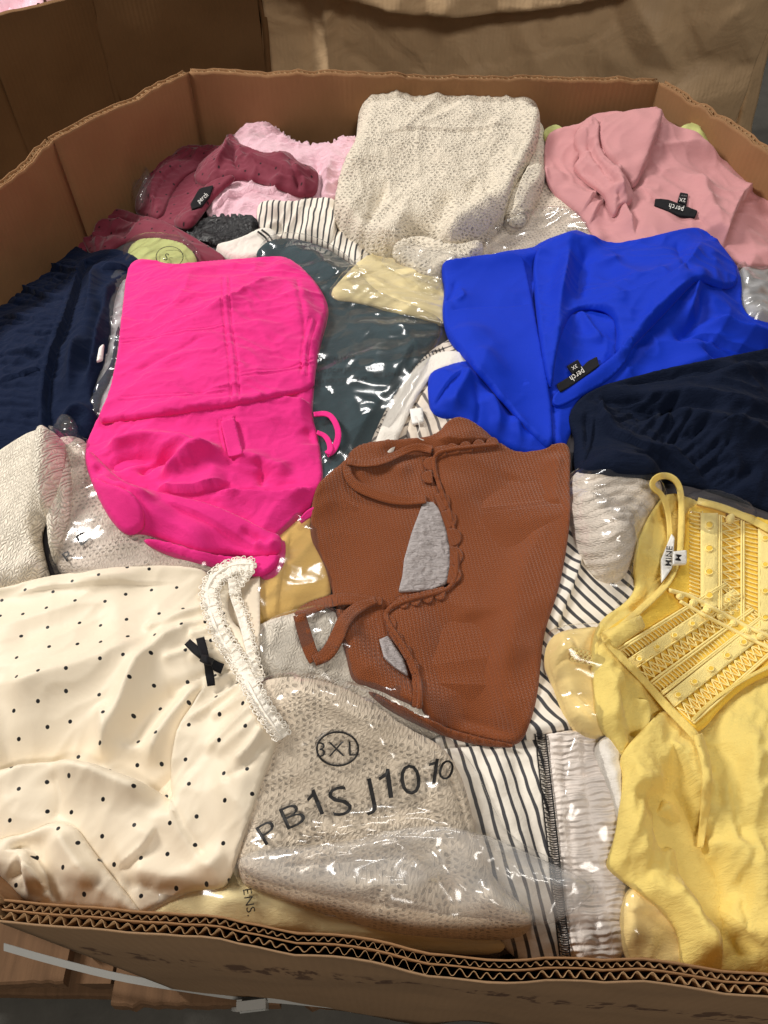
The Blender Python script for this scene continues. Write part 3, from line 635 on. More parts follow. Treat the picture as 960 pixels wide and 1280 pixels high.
t=th('striped_blouse','ivory top with thin charcoal stripes left of the cream sweater','top',380,280)
cloth('body',[(320,258),(333,250),(365,253),(397,245),(425,250),(440,290),(470,318),(452,336),(430,322),(405,306),(370,302),(335,298),(322,280)],f_str,T=20,R_=16,ang=-6,wr=((4,36,70,2),),folds=[('s',[(405,305),(420,285),(424,255)],9,16),('v',[(345,258),(352,280),(345,300)],6,8),('r',[(385,250),(392,275),(380,300)],6,10)],parent=t)
cloth('cuff',[(262,308),(300,300),(326,285),(345,288),(350,304),(338,325),(290,330)],f_white,T=10,ang=20,wr=((1.5,6,60,4),),folds=[('v',[(325,290),(340,312)],3,3,.1)],parent=t)
for q in((322,289,337,306),(327,287,342,304)): ribbon('trim_line',[(q[0],q[1]),(q[0]+10,q[1]+7),(q[2],q[3])],2.0,m_ink,T=.5,parent=t)
t=th('slate_shirt','dark slate jersey shirt folded in a clear bag right of the hot pink shirt','shirt',460,480)
cloth('body',[(316,315),(345,296),(395,303),(440,330),(475,362),(558,402),(535,440),(505,495),(480,535),(450,590),(420,640),(398,655),(370,640),(370,400),(330,335)],f_slate,T=14,R_=10,ang=15,wr=((3,60,60,2.2),(1.2,26,-30,2)),folds=[('s',[(395,640),(440,560),(490,480),(520,425)],4,18,.1),('r',[(350,310),(400,330),(430,360)],8,14)],parent=t)
t=th('striped_sweater','beige striped sweater with white neckband and hang tag beneath the blue blouse','sweater',520,500)
cloth('body',[(455,575),(468,540),(488,500),(515,462),(540,435),(575,418),(620,440),(620,580)],f_strb,T=16,ang=-65,wr=((2,30,50,2),),parent=t)
ribbon('neckband',[(478,565),(492,528),(512,487),(535,458),(562,446),(590,455)],[26,26,22,18],f_white,T=3,parent=t)
cloth('inner_back',[(505,560),(512,520),(530,485),(560,462),(600,470),(600,570)],f_strb,T=4,ang=20,wr=((2,16,40,2),),parent=t)
b=Bag()
for s in np.linspace(.05,.95,26):
    q=np.array([(470,548),(486,512),(506,474),(530,446),(560,434)]); k=s*4; i=min(3,int(k)); c=q[i]+(q[i+1]-q[i])*(k-i); tt=(q[i+1]-q[i])/np.hypot(*(q[i+1]-q[i])); nn_=np.array([-tt[1],tt[0]])
    V,f=tube_v(px_path([c-nn_*3,c+nn_*3],3,.8,0),.0006,4); b.add(V,f)
b.build('overlock_stitch',m_ink,t,kind='stuff')
cloth('hang_tag',[(512,512),(528,510),(530,528),(515,531)],m_tagw,T=1.2,lift=3,smooth=0,wr=(),parent=t)
V,f=tube_v(px_path([(520,520),(526,535),(520,545),(530,552),(548,545)],2,[4,6,3,2]),.0006,5); mesh('tag_cord',V,f,f_white,t)
t=th('beige_pullover','beige open-knit pullover bagged beneath the cream sweater','pullover',640,290)
cloth('body',[(530,330),(560,312),(600,285),(635,265),(655,232),(690,232),(722,255),(745,280),(755,330),(680,350),(600,360),(540,350)],k_beige,T=22,R_=18,ang=-20,wr=((3,40,-20,2),),folds=[('v',[(560,320),(620,318),(660,300)],6,8)],parent=t)
t=th('butter_shirt','pale yellow folded shirt in clear film between blue blouse and cream sweater','shirt',480,365)
cloth('body',[(407,372),(430,344),(455,320),(480,312),(520,318),(570,345),(575,412),(545,402),(500,390),(450,377)],f_butter,T=12,R_=6,ang=10,wr=((1.5,50,20,2),),folds=[('s',[(420,352),(470,338),(520,352),(575,380)],2,14),('v',[(412,371),(470,381),(520,394),(570,408)],3,1.6,.05)],parent=t)
cloth('plastic_bag',[(402,376),(430,340),(468,306),(520,296),(575,330),(580,414),(540,402),(470,385)],p_bag,T=2,film=True,write=False,res=2.6,wr=((2.2,22,-35,2.2),(1.0,9,30,2)),ang=30,edge=.6,label='clear film bag round the pale yellow folded shirt',cat='plastic bag',group=GB)
cloth('plastic_bag',[(318,318),(340,290),(398,296),(445,328),(462,362),(508,380),(562,402),(540,445),(508,505),(470,560),(430,625),(398,655),(372,640),(365,400)],p_bag,T=2,film=True,write=False,res=2.6,wr=((2.4,30,20,2.4),(1.2,10,-30,2)),ang=60,edge=.6,label='glossy clear bag with small black print round the dark slate shirt',cat='plastic bag',group=GB)
pb=[o for o in bpy.data.objects if o.name=='plastic_bag.001'][0]
lettering('warning_print',[('WARNING: TO AVOID DANGER',(428,462),5,-176,.8),('OF SUFFOCATION KEEP',(425,475),5,-176,.8),('AWAY FROM BABIES',(415,448),5,-176,.8),('DO NOT USE',(487,468),5,-176,.9)],m_ink,pb,lift=4)
# cream sweater
t=th('cream_sweater','chunky cream loose-knit sweater folded at the back centre of the box','sweater',550,220)
cloth('sleeve',[(662,162),(680,160),(684,190),(682,232),(668,256),(660,278),(640,286),(628,280),(626,256),(640,232),(655,200)],k_cream,T=24,R_=16,ang=70,res=2.6,wr=((2.5,16,70,2.5),),folds=[('s',[(672,170),(664,205),(645,240),(640,270)],7,10),('v',[(630,258),(650,262),(662,258)],4,4)],parent=t)
b=cloth('cuff_opening',[(633,279),(641,272),(656,270),(659,279),(648,284)],f_heap if False else k_cream,T=3,lift=1,parent=t)
cloth('body',[(447,142),(460,127),(485,122),(508,130),(535,127),(565,122),(592,124),(608,133),(640,132),(655,128),(668,131),(674,142),(676,165),(668,190),(652,212),(640,235),(634,255),(626,285),(600,302),(572,312),(552,310),(535,302),(515,306),(500,318),(470,316),(445,300),(424,284),(416,265),(420,235),(430,205),(445,180)],k_cream,T=42,R_=30,ang=-8,res=2.8,wr=((4,50,75,2.2),(1.5,20,80,2.4)),
  folds=[('v',[(486,225),(478,245),(468,262),(450,285)],11,11),('g',[(560,240),(556,262),(545,285)],8,13),('r',[(505,250),(503,275),(500,300)],6,14),('s',[(470,175),(510,165),(570,168),(650,160)],4,22),('s',[(600,300),(540,285),(490,290),(430,270)],5,14),('v',[(640,215),(648,185),(664,160)],5,7),('r',[(520,150),(525,130)],5,18),('r',[(590,160),(585,128)],5,18)],parent=t,jag=1.5)
cloth('hem_flap',[(495,300),(530,296),(570,308),(600,300),(608,318),(560,345),(525,345),(505,330),(488,318)],k_cream,T=12,R_=10,ang=30,wr=((3,20,40,2),),parent=t)
cloth('plastic_bag',[(468,330),(500,308),(540,312),(580,322),(556,352),(540,372),(510,350)],p_soft,T=3,film=True,write=False,res=2.5,wr=((4,20,50,2),(1.5,8,-20,2)),edge=.6,label='crumpled film corner over the cream sweater hem beside pale yellow shirt',cat='plastic bag',group=GB)
cloth('plastic_bag',[(600,300),(650,262),(720,258),(750,300),(700,330),(620,325)],p_soft,T=2,film=True,write=False,res=3,wr=((2.5,20,30,2),),edge=.6,label='clear bag over the beige pullover above the blue blouse',cat='plastic bag',group=GB)
# lime scraps and rose blouse
cloth('lime_shirt',[(835,175),(850,158),(872,151),(882,168),(892,192),(900,215),(860,215),(690,190),(678,166),(684,158),(700,157),(720,170)],f_lime,T=16,R_=8,wr=((3,26,50,2),),label='lime green garment mostly hidden behind the rose pink blouse',cat='shirt')
cloth('grey_shirt',[(915,345),(940,325),(975,325),(980,410),(930,408)],f_grey,T=12,wr=((4,22,40,2),),label='grey garment in clear plastic at the right edge below rose blouse',cat='shirt')
cloth('plastic_bag',[(908,340),(938,322),(982,322),(985,415),(925,412)],p_soft,T=3,film=True,write=False,res=2.6,wr=((4,22,60,2),(1.5,9,10,2)),edge=.5,label='crinkled clear bag at the right edge below the rose blouse',cat='plastic bag',group=GB)
t=th('rose_blouse','dusty rose crepe blouse with black neck label against the back right corner','blouse',820,230)
cloth('body',[(682,172),(690,163),(715,160),(730,152),(742,142),(765,143),(800,139),(829,139),(832,152),(852,162),(875,170),(892,190),(902,204),(930,222),(945,225),(960,250),(985,280),(985,335),(930,333),(905,320),(880,305),(830,320),(770,330),(745,305),(728,270),(700,248),(684,230),(680,200)],f_rose,T=30,R_=22,res=2.4,wr=((3.6,60,-40,2.6),(1.8,26,-55,2.6)),
  folds=[('s',[(792,233),(806,215),(818,175),(828,140)],9,40,.1),('v',[(735,165),(745,190),(762,215),(790,240)],8,5),
   ('s',[(797,290),(775,262),(768,230),(760,215)],11,16),('r',[(742,160),(738,182),(752,205),(772,222)],13,8),('r',[(768,228),(766,245),(776,262)],12,7),('r',[(720,208),(735,212),(752,228),(764,240)],10,6),('v',[(718,200),(740,222),(758,240)],9,4),
   ('r',[(728,165),(722,190),(720,205)],7,5),('s',[(720,262),(735,248),(752,240)],6,9),('s',[(735,275),(745,258),(760,250)],5,8),
   ('s',[(905,310),(912,280),(925,255),(948,228)],13,26),('r',[(872,215),(880,260),(905,300)],9,14),('v',[(800,300),(850,296),(890,288)],3,10),('s',[(985,320),(950,316),(925,330)],8,12),('r',[(960,235),(970,265),(985,290)],8,14),('s',[(792,235),(830,262),(870,272),(893,292)],3.5,30),('c',[(803,290),(830,294),(838,300)],2,3)],parent=t)
cloth('lapel',[(752,150),(770,144),(800,140),(828,140),(826,158),(815,185),(806,210),(793,237),(780,222),(765,205),(752,185),(746,165)],f_rose,T=6,R_=4,res=2.4,ang=10,wr=((1.5,34,60,2.4),),folds=[('r',[(770,150),(775,190),(790,225)],3,16)],parent=t)
cloth('knot',[(716,176),(722,160),(738,145),(750,152),(748,172),(752,190),(768,205),(784,222),(793,242),(789,255),(776,252),(770,270),(762,266),(758,248),(752,238),(735,228),(722,215),(716,206),(727,196)],f_rose,T=16,R_=8,res=2.0,ang=40,wr=((2.2,14,-50,2.4),),folds=[('v',[(735,155),(738,182),(756,205),(778,230)],6,3.5),('s',[(744,158),(744,185),(762,206),(785,232)],4,6),('v',[(722,205),(745,215),(760,235)],6,4),('r',[(765,225),(768,245),(766,262)],5,5),('v',[(774,232),(778,248)],5,3)],parent=t)
l=cloth('neck_label',[(819,249),(835,250),(872,264),(869,272),(850,270),(818,257)],m_black,T=.9,smooth=0,res=2,parent=t,clear=.6)
cloth('size_tab',[(847,252),(850,241),(860,243),(858,257)],m_black,T=1.2,smooth=0,res=2,parent=l)
lettering('label_print',[('perch',(845,260),7,163,.75),('2X',(853,250),4.5,172,1),('- - -',(855,245),2.5,172,1)],m_white_ink,l,lift=.9,bold=.0)
# burgundy
t=th('burgundy_dress','burgundy dress with tiny dark dots and twisted straps at the back left','dress',250,250)
cloth('inner_side',[(190,278),(205,245),(240,215),(272,212),(275,235),(236,290),(215,285)],f_burg,T=5,wr=((1.5,14,40,2),),parent=t)
cloth('left_cup',[(166,264),(173,238),(186,214),(205,196),(232,181),(262,184),(285,182),(275,200),(250,208),(228,222),(212,244),(206,264),(198,274),(182,270)],f_burg,T=24,R_=12,res=2.3,ang=25,wr=((2.5,24,50,2.5),(1,10,30,2)),folds=[('r',[(178,255),(195,220),(235,195)],6,9),('v',[(195,268),(205,235),(228,212)],5,5),('s',[(185,265),(198,225),(230,200)],3,9)],parent=t)
cloth('bodice_band',[(248,205),(268,190),(279,180),(286,167),(293,169),(300,181),(318,187),(335,193),(362,189),(374,205),(397,211),(399,226),(394,244),(372,244),(350,234),(325,226),(304,222),(280,226),(258,232),(240,225)],f_burg,T=30,R_=12,res=2.2,ang=25,wr=((2.5,22,-20,2.5),(1,10,-10,2)),folds=[('r',[(285,168),(281,190),(268,204)],9,6),('v',[(292,176),(290,194),(300,204)],6,4),('s',[(300,188),(340,200),(390,216)],5,9),('s',[(262,210),(300,205),(345,222)],4,9),('r',[(378,212),(383,240)],5,5),('v',[(360,192),(372,215),(370,240)],5,4)],parent=t)
cloth('cup_edge',[(214,281),(224,268),(245,246),(262,228),(288,217),(296,222),(272,240),(256,262),(238,287)],f_burg,T=5,lift=3,ang=40,wr=((1,12,40,2),),parent=t)
l=cloth('neck_label',[(238,256),(249,236),(267,232),(262,246),(252,258),(240,262)],m_black,T=1,smooth=0,res=2,lift=1.5,parent=t); lettering('label_print',[('perch',(253,247),6,40,.7)],m_white_ink,l,lift=1.2)
cloth('strap_shadow_side',[(72,300),(85,288),(105,292),(112,310),(96,318),(78,312)],f_burg,T=10,wr=((3,14,30,2),),parent=t)
cloth('waist_band',[(98,284),(104,270),(122,263),(150,260),(175,268),(205,276),(232,290),(262,308),(285,322),(275,336),(240,334),(222,322),(204,306),(186,298),(165,300),(148,306),(130,320),(112,318),(104,302)],f_burg,T=16,R_=8,res=2.2,ang=-25,wr=((2.5,26,-25,2.5),),edge=.25,
  folds=[('s',[(112,300),(118,276),(145,268),(175,276)],-14,14),('v',[(120,296),(135,284),(165,285)],13,12),('s',[(180,292),(215,300),(250,322),(270,330)],6,10),('c',[(100,285),(106,272),(125,265),(152,263),(178,271)],4,4,.05)],parent=t)
# lime bag with S
cloth('lime_tee',[(156,322),(166,301),(198,296),(230,304),(250,325),(235,345),(175,340)],f_lime,T=12,R_=10,wr=((2,24,20,2),),label='lime green top packed in a small clear bag above the hot pink shirt',cat='top')
bg=cloth('plastic_bag',[(150,322),(162,297),(198,291),(235,300),(256,326),(238,346),(172,342)],p_bag,T=3,film=True,write=False,res=2.2,wr=((2.5,16,40,2),),edge=.5,label='small clear bag marked S in a circle on lime green top',cat='plastic bag',group=GB)
lettering('size_print',[('S',(208,321),9,-20,1)],m_ink,bg,lift=5)
V,f=tube_v(px_path([(212+17*math.cos(a),321+13*math.sin(a)) for a in np.linspace(0,6.3,26)],2,5,0),.0005,4); mesh('ring_print',V,f,m_ink,bg)
# --- left side
cloth('plastic_bag',[(-25,345),(-20,305),(5,300),(30,305),(42,312),(38,335),(10,360)],p_soft,T=12,R_=8,film=True,write=False,res=2.4,wr=((6,18,40,2),(2,8,0,2)),edge=.6,label='crumpled clear bag against left wall above the ruched navy dress',cat='plastic bag',group=GB)
cloth('plastic_bag',[(162,225),(168,200),(182,205),(192,225),(180,262),(166,262)],p_soft,T=10,R_=6,film=True,write=False,res=2.2,wr=((5,14,70,2),),edge=.6,label='clear bag end poking up left of the burgundy dress',cat='plastic bag',group=GB)
cloth('white_shirt',[(120,345),(150,335),(165,345),(160,420),(150,520),(120,540),(95,545),(90,520),(115,470)],f_grey,T=8,wr=((3,20,60,2),),label='grey white garment glimpsed between the navy dress and hot pink shirt',cat='shirt')
cloth('plastic_bag',[(128,345),(150,335),(172,345),(165,420),(150,520),(120,535),(108,510),(125,470),(140,420)],p_soft,T=5,film=True,write=False,res=2.4,wr=((5,18,60,2),(2,8,20,2)),edge=.5,label='crinkled clear bag wedged between navy dress and hot pink shirt',cat='plastic bag',group=GB)
t=th('navy_dress','navy jersey dress with gathered waist along the left side','dress',80,430)
cloth('strap',[(108,545),(118,510),(112,490),(128,470),(140,452),(143,420),(150,400),(146,440),(140,470),(128,490),(122,512),(128,540),(118,552)],f_navy,T=8,parent=t,wr=((1.5,14,60,2),))
def ruch(px0_,wid,amp,fr):   # gathers: short pleats running away from a sewn line
    def f(x,y,d): return 0
    return f
fl=[('s',[(105,318),(96,345),(82,385),(66,430),(56,470),(49,520),(50,545)],-9,60,.05),('t',[(102,322),(92,350),(78,388),(62,432),(52,475),(47,530)],2,5,.03)]
r_=random.Random(4)
line=resamp(chaikin([(100,322),(88,352),(74,390),(60,432),(50,475),(45,530)],2,False),6.2,False)
for i,q in enumerate(line):
    L=r_.uniform(22,105); dy=r_.uniform(-7,3); fl.append((r_.choice('vvgv'),[(q[0]+1,q[1]),(q[0]-L*.45,q[1]+dy+r_.uniform(-2.5,2.5)),(q[0]-L,q[1]+dy*1.6+r_.uniform(-5,5))],r_.uniform(1.4,3.4),r_.uniform(2.0,4.5),.16))
fl+=[('s',[(-5,480),(30,470),(55,462)],5,12),('s',[(0,395),(40,402),(70,398)],5,14),('r',[(0,445),(30,440),(58,436)],5,9),('s',[(0,350),(50,372),(85,374)],6,12),('s',[(30,322),(70,335),(100,340)],6,9)]
fl+=[('r',[(118,322),(108,370),(96,410),(84,460),(80,500)],14,9),('r',[(150,325),(125,365),(118,410),(108,450),(98,490)],13,8),('g',[(108,345),(100,400),(86,440)],9,6),('g',[(128,352),(110,410),(100,470)],10,6),('s',[(122,330),(150,322),(172,330)],8,10),('r',[(62,540),(85,500),(112,500),(120,540)],8,8),('s',[(0,560),(40,540),(75,525),(90,515)],8,12),('s',[(20,565),(55,548),(85,530)],5,10)]
cloth('body',[(-75,370),(-25,335),(8,318),(30,306),(60,302),(85,303),(105,312),(112,318),(128,312),(152,312),(170,320),(176,328),(165,342),(150,350),(142,375),(138,410),(132,450),(120,475),(112,495),(122,515),(124,535),(108,555),(80,545),(55,548),(25,562),(-25,585),(-80,590)],f_navy,T=30,R_=20,res=2.1,wr=((2,40,75,3),(1,16,0,3)),folds=fl,parent=t)
cloth('care_label',[(121,452),(124,435),(130,430),(128,450)],m_tagw,T=1,smooth=0,parent=t,lift=1)
# blush knit in bag + waffle knit
t=th('blush_pullover','blush open-knit pullover in a clear bag under the hot pink shirt','pullover',160,680)
cloth('body',[(60,565),(85,548),(112,552),(130,590),(180,640),(250,680),(290,712),(240,735),(60,745)],k_pinkish,T=22,R_=16,ang=15,wr=((3,40,30,2),),parent=t)
bb=cloth('plastic_bag',[(66,560),(76,530),(92,520),(98,545),(116,550),(130,585),(185,640),(250,682),(300,715),(240,738),(60,748),(60,620)],p_bag,T=4,film=True,write=False,res=2.3,wr=((3,30,25,2.6),(1.4,10,-20,2)),edge=.5,label='clear bag with a printed letter round the blush pullover at left',cat='plastic bag',group=GB)
lettering('size_print',[('D',(104,672),14,35,1.2),('P',(84,695),12,35,1.2)],m_ink,bb,lift=3,bold=.01)
t=th('waffle_cardigan','cream waffle-knit cardigan at the left edge under the navy dress','cardigan',40,640)
cloth('button_band',[(60,556),(78,545),(86,570),(90,610),(88,640),(78,670),(70,700),(64,702),(58,640)],k_waf,T=20,R_=10,ang=8,wr=((2,18,80,2),),folds=[('v',[(70,600),(72,640),(66,690)],6,4)],parent=t)
cloth('body',[(-140,640),(-25,600),(0,575),(25,558),(50,546),(74,546),(80,552),(78,585),(64,625),(48,660),(52,690),(64,730),(0,752),(-25,752),(-150,760)],k_waf,T=30,R_=18,ang=-12,res=2.6,wr=((2,44,70,2),),folds=[('s',[(78,552),(72,592),(55,640),(46,668),(58,728)],-4,10,.05),('v',[(10,730),(25,690),(30,660)],3,8)],parent=t)
# mustard, card, fuzzy knit
t=th('mustard_shirt','mustard yellow folded shirt in clear film below the hot pink shirt','shirt',365,710)
cloth('body',[(310,690),(340,650),(370,640),(395,650),(408,690),(416,745),(400,772),(330,792),(308,770)],f_mustard,T=10,R_=6,wr=((2,40,60,2),),folds=[('s',[(345,780),(350,720),(365,660)],2,16)],parent=t)
cloth('plastic_bag',[(306,690),(340,645),(385,640),(410,690),(420,748),(402,778),(330,800)],p_bag,T=3,film=True,write=False,res=2.3,wr=((3,22,20,2.2),(1.6,9,-30,1.6)),edge=.5,label='shiny clear bag round the mustard yellow folded shirt',cat='plastic bag',group=GB)
t=th('cable_sweater','ivory fuzzy ribbed sweater in clear bag under the rust knit top','sweater',390,810)
cloth('body',[(305,800),(330,778),(370,768),(420,758),(460,820),(500,860),(560,890),(555,935),(480,915),(400,870),(320,870)],k_fuzzy,T=24,R_=18,ang=-15,wr=((2.5,18,-60,3),),parent=t)
cloth('plastic_bag',[(318,790),(350,768),(420,752),(465,820),(505,858),(565,888),(558,940),(480,918),(400,872),(318,868)],p_bag,T=3,film=True,write=False,res=2.5,wr=((3,24,30,2.2),(1.3,9,-20,2)),edge=.5,label='clear bag round the ivory fuzzy sweater beneath the rust knit top',cat='plastic bag',group=GB)
cloth('card_insert',[(268,735),(300,728),(325,720),(325,823),(310,830),(275,835)],f_cardp,T=1.6,smooth=0,lift=4,label='plain beige card standing between the polka dot blouse and mustard shirt',cat='card')
# striped trousers
t=th('striped_trousers','ivory trousers with charcoal stripes and a gathered cream waist, centre right','trousers',690,960)
fs=[('s',[(545,935),(620,930),(700,915),(770,900)],-5,30,.05),('r',[(600,950),(640,1040),(670,1150)],5,16),('v',[(640,930),(660,1020),(690,1120)],4,8)]
cloth('lower_leg',[(530,930),(560,915),(620,905),(690,900),(760,905),(790,960),(800,1205),(640,1212),(600,1120),(560,1000)],f_str,T=16,R_=10,ang=14,wr=((3,50,70,2.4),(1.2,20,40,2)),folds=fs,parent=t)
f_str2=stripes('ivory_charcoal_stripes_turned',(.80,.74,.65),(.060,.060,.066),.0098,.34,.18)
cloth('upper_leg',[(640,700),(700,640),(735,650),(780,690),(820,730),(810,800),(760,860),(745,918),(690,922),(640,925),(610,880)],f_str2,T=18,R_=10,ang=36,wr=((2.5,46,60,2.4),),folds=[('s',[(690,800),(715,740),(730,690)],5,16),('v',[(740,880),(700,860),(680,820)],5,8)],parent=t)
def shir(): 
    g=G('shirred_rib'); uv=g.uv(); x,y,_=g.sep(uv); n=g.mt('SUBTRACT',g.noise(uv,60,2),.5)
    h=g.mt('SINE',g.mt('MULTIPLY',g.mt('ADD',y,g.mt('MULTIPLY',n,.006)),2*math.pi/.0042)); ch=g.mt('ABSOLUTE',g.mt('SINE',g.mt('MULTIPLY',x,math.pi/.021)))
    return g.done(g.pbsdf(var(g,(.84,.75,.68),uv,.05),.85,.2,.2,g.bump(g.mt('MULTIPLY',h,g.mt('POWER',ch,.4)),.7,.0012)))
f_shir=shir()
wf=[]
r_=random.Random(8)
for i in range(46):
    y=925+i*5.9; c=[700,722,750][i%3]+(y-925)*.08+r_.uniform(-8,8); wf.append((r_.choice('rvv'),[(c-20,y+r_.uniform(-2,2)),(c,y+1.5),(c+20,y+r_.uniform(-2,2))],r_.uniform(1.2,2.8),r_.uniform(1.6,3),.3))
for a in(704,730): wf.append(('v',[(a-2,918),(a+10,1050),(a+18,1190)],2.2,2,.02))
wb=cloth('gathered_waistband',[(678,920),(700,914),(745,912),(762,960),(778,1040),(784,1120),(784,1210),(706,1208),(700,1130),(690,1040)],f_shir,T=9,R_=6,ang=4,res=2.2,wr=((1.5,20,5,3),),folds=wf,smooth=1,parent=t)
b=Bag(); path=resamp(chaikin([(676,918),(684,990),(692,1060),(698,1120),(708,1205)],2,False),3.0,False)
for i,c in enumerate(path):
    V,f=tube_v(px_path([c+(-6+(-1)**i*1.5,-1),c+(1,1.2),c+(6,0)],2,.7,0),.00042,4); b.add(V,f)
for o_ in(-7,6): V,f=tube_v(px_path(path+(o_,0),3,.7,0),.0006,5); b.add(V,f)
b.build('overlock_seam',m_ink,t,kind='stuff')
cloth('plastic_bag',[(700,925),(745,910),(775,915),(790,980),(800,1120),(798,1205),(705,1206)],p_bag,T=3,film=True,write=False,res=2.5,wr=((3,30,75,3),),edge=.5,label='clear bag over the gathered cream waistband of the striped trousers',cat='plastic bag',group=GB)
# ribbed oat knit
RB=[('v',[(708+k*3.2,612+k*11),(745+k*2.5,598+k*11.5),(790+k*.5,596+k*11),(828-k*3,606+k*10)],3.2,1.7,.04) for k in range(12)]
t=th('ribbed_sweater','oat ribbed sweater bundled in clear bag between rust top and yellow blouse','sweater',760,650)
cloth('body',[(706,606),(722,590),(760,584),(810,592),(832,620),(815,660),(792,700),(778,725),(752,724),(735,705),(722,680),(712,645)],k_rib,T=38,R_=30,ang=-55,res=2.0,wr=((1.5,30,-15,2),),folds=RB+[('s',[(730,690),(760,676),(800,660)],5,10),('v',[(718,640),(760,630),(815,625)],5,8),('v',[(735,705),(768,695),(790,680)],5,6)],parent=t)
cloth('plastic_bag',[(702,606),(720,586),(762,580),(815,588),(838,622),(818,664),(795,705),(784,742),(770,760),(758,738),(735,712),(718,682),(708,645)],p_bag,T=3,film=True,write=False,res=2.2,wr=((3.5,20,-30,2),(1.6,8,60,2)),edge=.4,label='clear bag gathered to a point round the oat ribbed sweater',cat='plastic bag',group=GB)
# blue
t=th('blue_blouse','royal blue crepe blouse with black neck label at upper right','blouse',720,420)
cloth('sleeve',[(534,470),(545,462),(575,452),(600,450),(640,490),(660,520),(690,540),(700,568),(655,568),(630,556),(600,540),(570,522),(545,520),(536,508)],f_blue,T=16,R_=10,res=2.4,wr=((2.5,26,-50,2.4),),folds=[('r',[(560,515),(575,490),(590,460)],6,8),('v',[(595,535),(600,500),(590,470)],5,6),('r',[(620,550),(625,520),(610,490)],6,7),('r',[(650,562),(648,540),(640,515)],5,6),('s',[(540,505),(560,480),(580,462)],4,10)],parent=t)
cloth('body',[(551,338),(556,326),(600,322),(640,316),(662,313),(680,302),(700,294),(718,288),(740,296),(760,307),(800,300),(840,290),(872,284),(888,292),(905,312),(922,332),(928,352),(927,385),(945,400),(985,408),(985,470),(900,478),(800,490),(745,505),(722,525),(710,548),(706,562),(690,556),(676,520),(640,490),(605,468),(585,448),(560,425),(552,390),(556,365)],f_blue,T=28,R_=18,res=2.3,wr=((3.0,64,40,2.4),(1.6,30,-30,2.4)),
  folds=[('r',[(708,292),(706,330),(700,360),(690,400)],12,11),('g',[(680,310),(678,350),(680,395)],6,9),('r',[(725,300),(745,330),(765,345)],6,14),
   ('s',[(876,300),(850,340),(800,362),(745,372),(715,385)],8,22),('c',[(872,345),(868,372),(855,410)],11,9),('s',[(775,462),(800,420),(840,380),(872,345)],7,24),('g',[(880,365),(875,400),(840,430)],8,9),
   ('r',[(760,375),(770,400),(790,420)],6,12),('c',[(720,395),(740,420),(752,435)],7,6),('r',[(715,392),(700,420),(690,455),(690,490)],9,10),('s',[(788,415),(770,448),(740,470),(700,495)],6,18),
   ('s',[(985,440),(920,430),(880,415),(860,420)],-8,16),('r',[(880,400),(930,415),(985,425)],9,8),('v',[(870,432),(920,440),(985,452)],6,6),('r',[(800,470),(850,455),(900,440)],5,12),('s',[(690,300),(670,330),(662,380)],3,14)],parent=t)
cloth('front_panel',[(551,336),(556,326),(600,322),(652,315),(660,345),(670,400),(682,460),(690,510),(692,552),(686,562),(672,550),(640,515),(605,475),(580,445),(560,425),(552,392),(557,365)],f_blue,T=5,R_=4,res=2.4,wr=((1.2,60,60,2.4),),folds=[('s',[(562,388),(600,384),(640,384),(664,380)],-3.0,14,.1),('c',[(572,360),(582,372),(566,378)],4,4),('v',[(556,378),(566,368),(570,350)],4,4),('r',[(640,510),(610,450),(575,400)],2.5,22)],parent=t)
cloth('draped_layer',[(666,318),(682,304),(700,296),(718,290),(740,298),(760,309),(800,302),(840,292),(872,286),(888,294),(904,313),(920,334),(924,356),(900,362),(874,346),(858,362),(838,384),(815,408),(796,428),(776,452),(768,438),(772,415),(765,392),(740,384),(715,388),(702,415),(694,450),(690,490),(682,470),(674,420),(668,370)],f_blue,T=5,R_=4,res=2.3,edge=.2,wr=((2.6,48,45,2.6),(1.4,24,-30,2.6)),parent=t,
  folds=[('r',[(712,296),(708,335),(700,370),(692,430)],9,8),('g',[(735,305),(728,345),(722,380)],6,8),('s',[(876,302),(850,340),(800,364),(745,374),(718,386)],5,16),('c',[(870,348),(830,378),(790,420)],6,6),('r',[(760,318),(780,340),(800,350)],5,12),('v',[(845,300),(855,330),(868,345)],5,6)])
cloth('neckline_band',[(688,496),(715,480),(745,463),(772,442),(786,420),(792,424),(786,448),(764,474),(720,499),(694,512)],f_blue,T=2.6,R_=2,res=2.2,parent=t)
l=cloth('neck_label',[(696,481),(720,466),(735,452),(746,446),(749,458),(735,468),(715,482),(700,491)],m_black,T=1,smooth=0,res=2,parent=t)
cloth('size_tab',[(709,458),(722,450),(728,460),(716,468)],m_black,T=1.3,smooth=0,res=2,parent=l)
lettering('label_print',[('perch',(722,469),8,212,.7),('3X',(718,459),4.5,212,1)],m_white_ink,l,lift=1.)
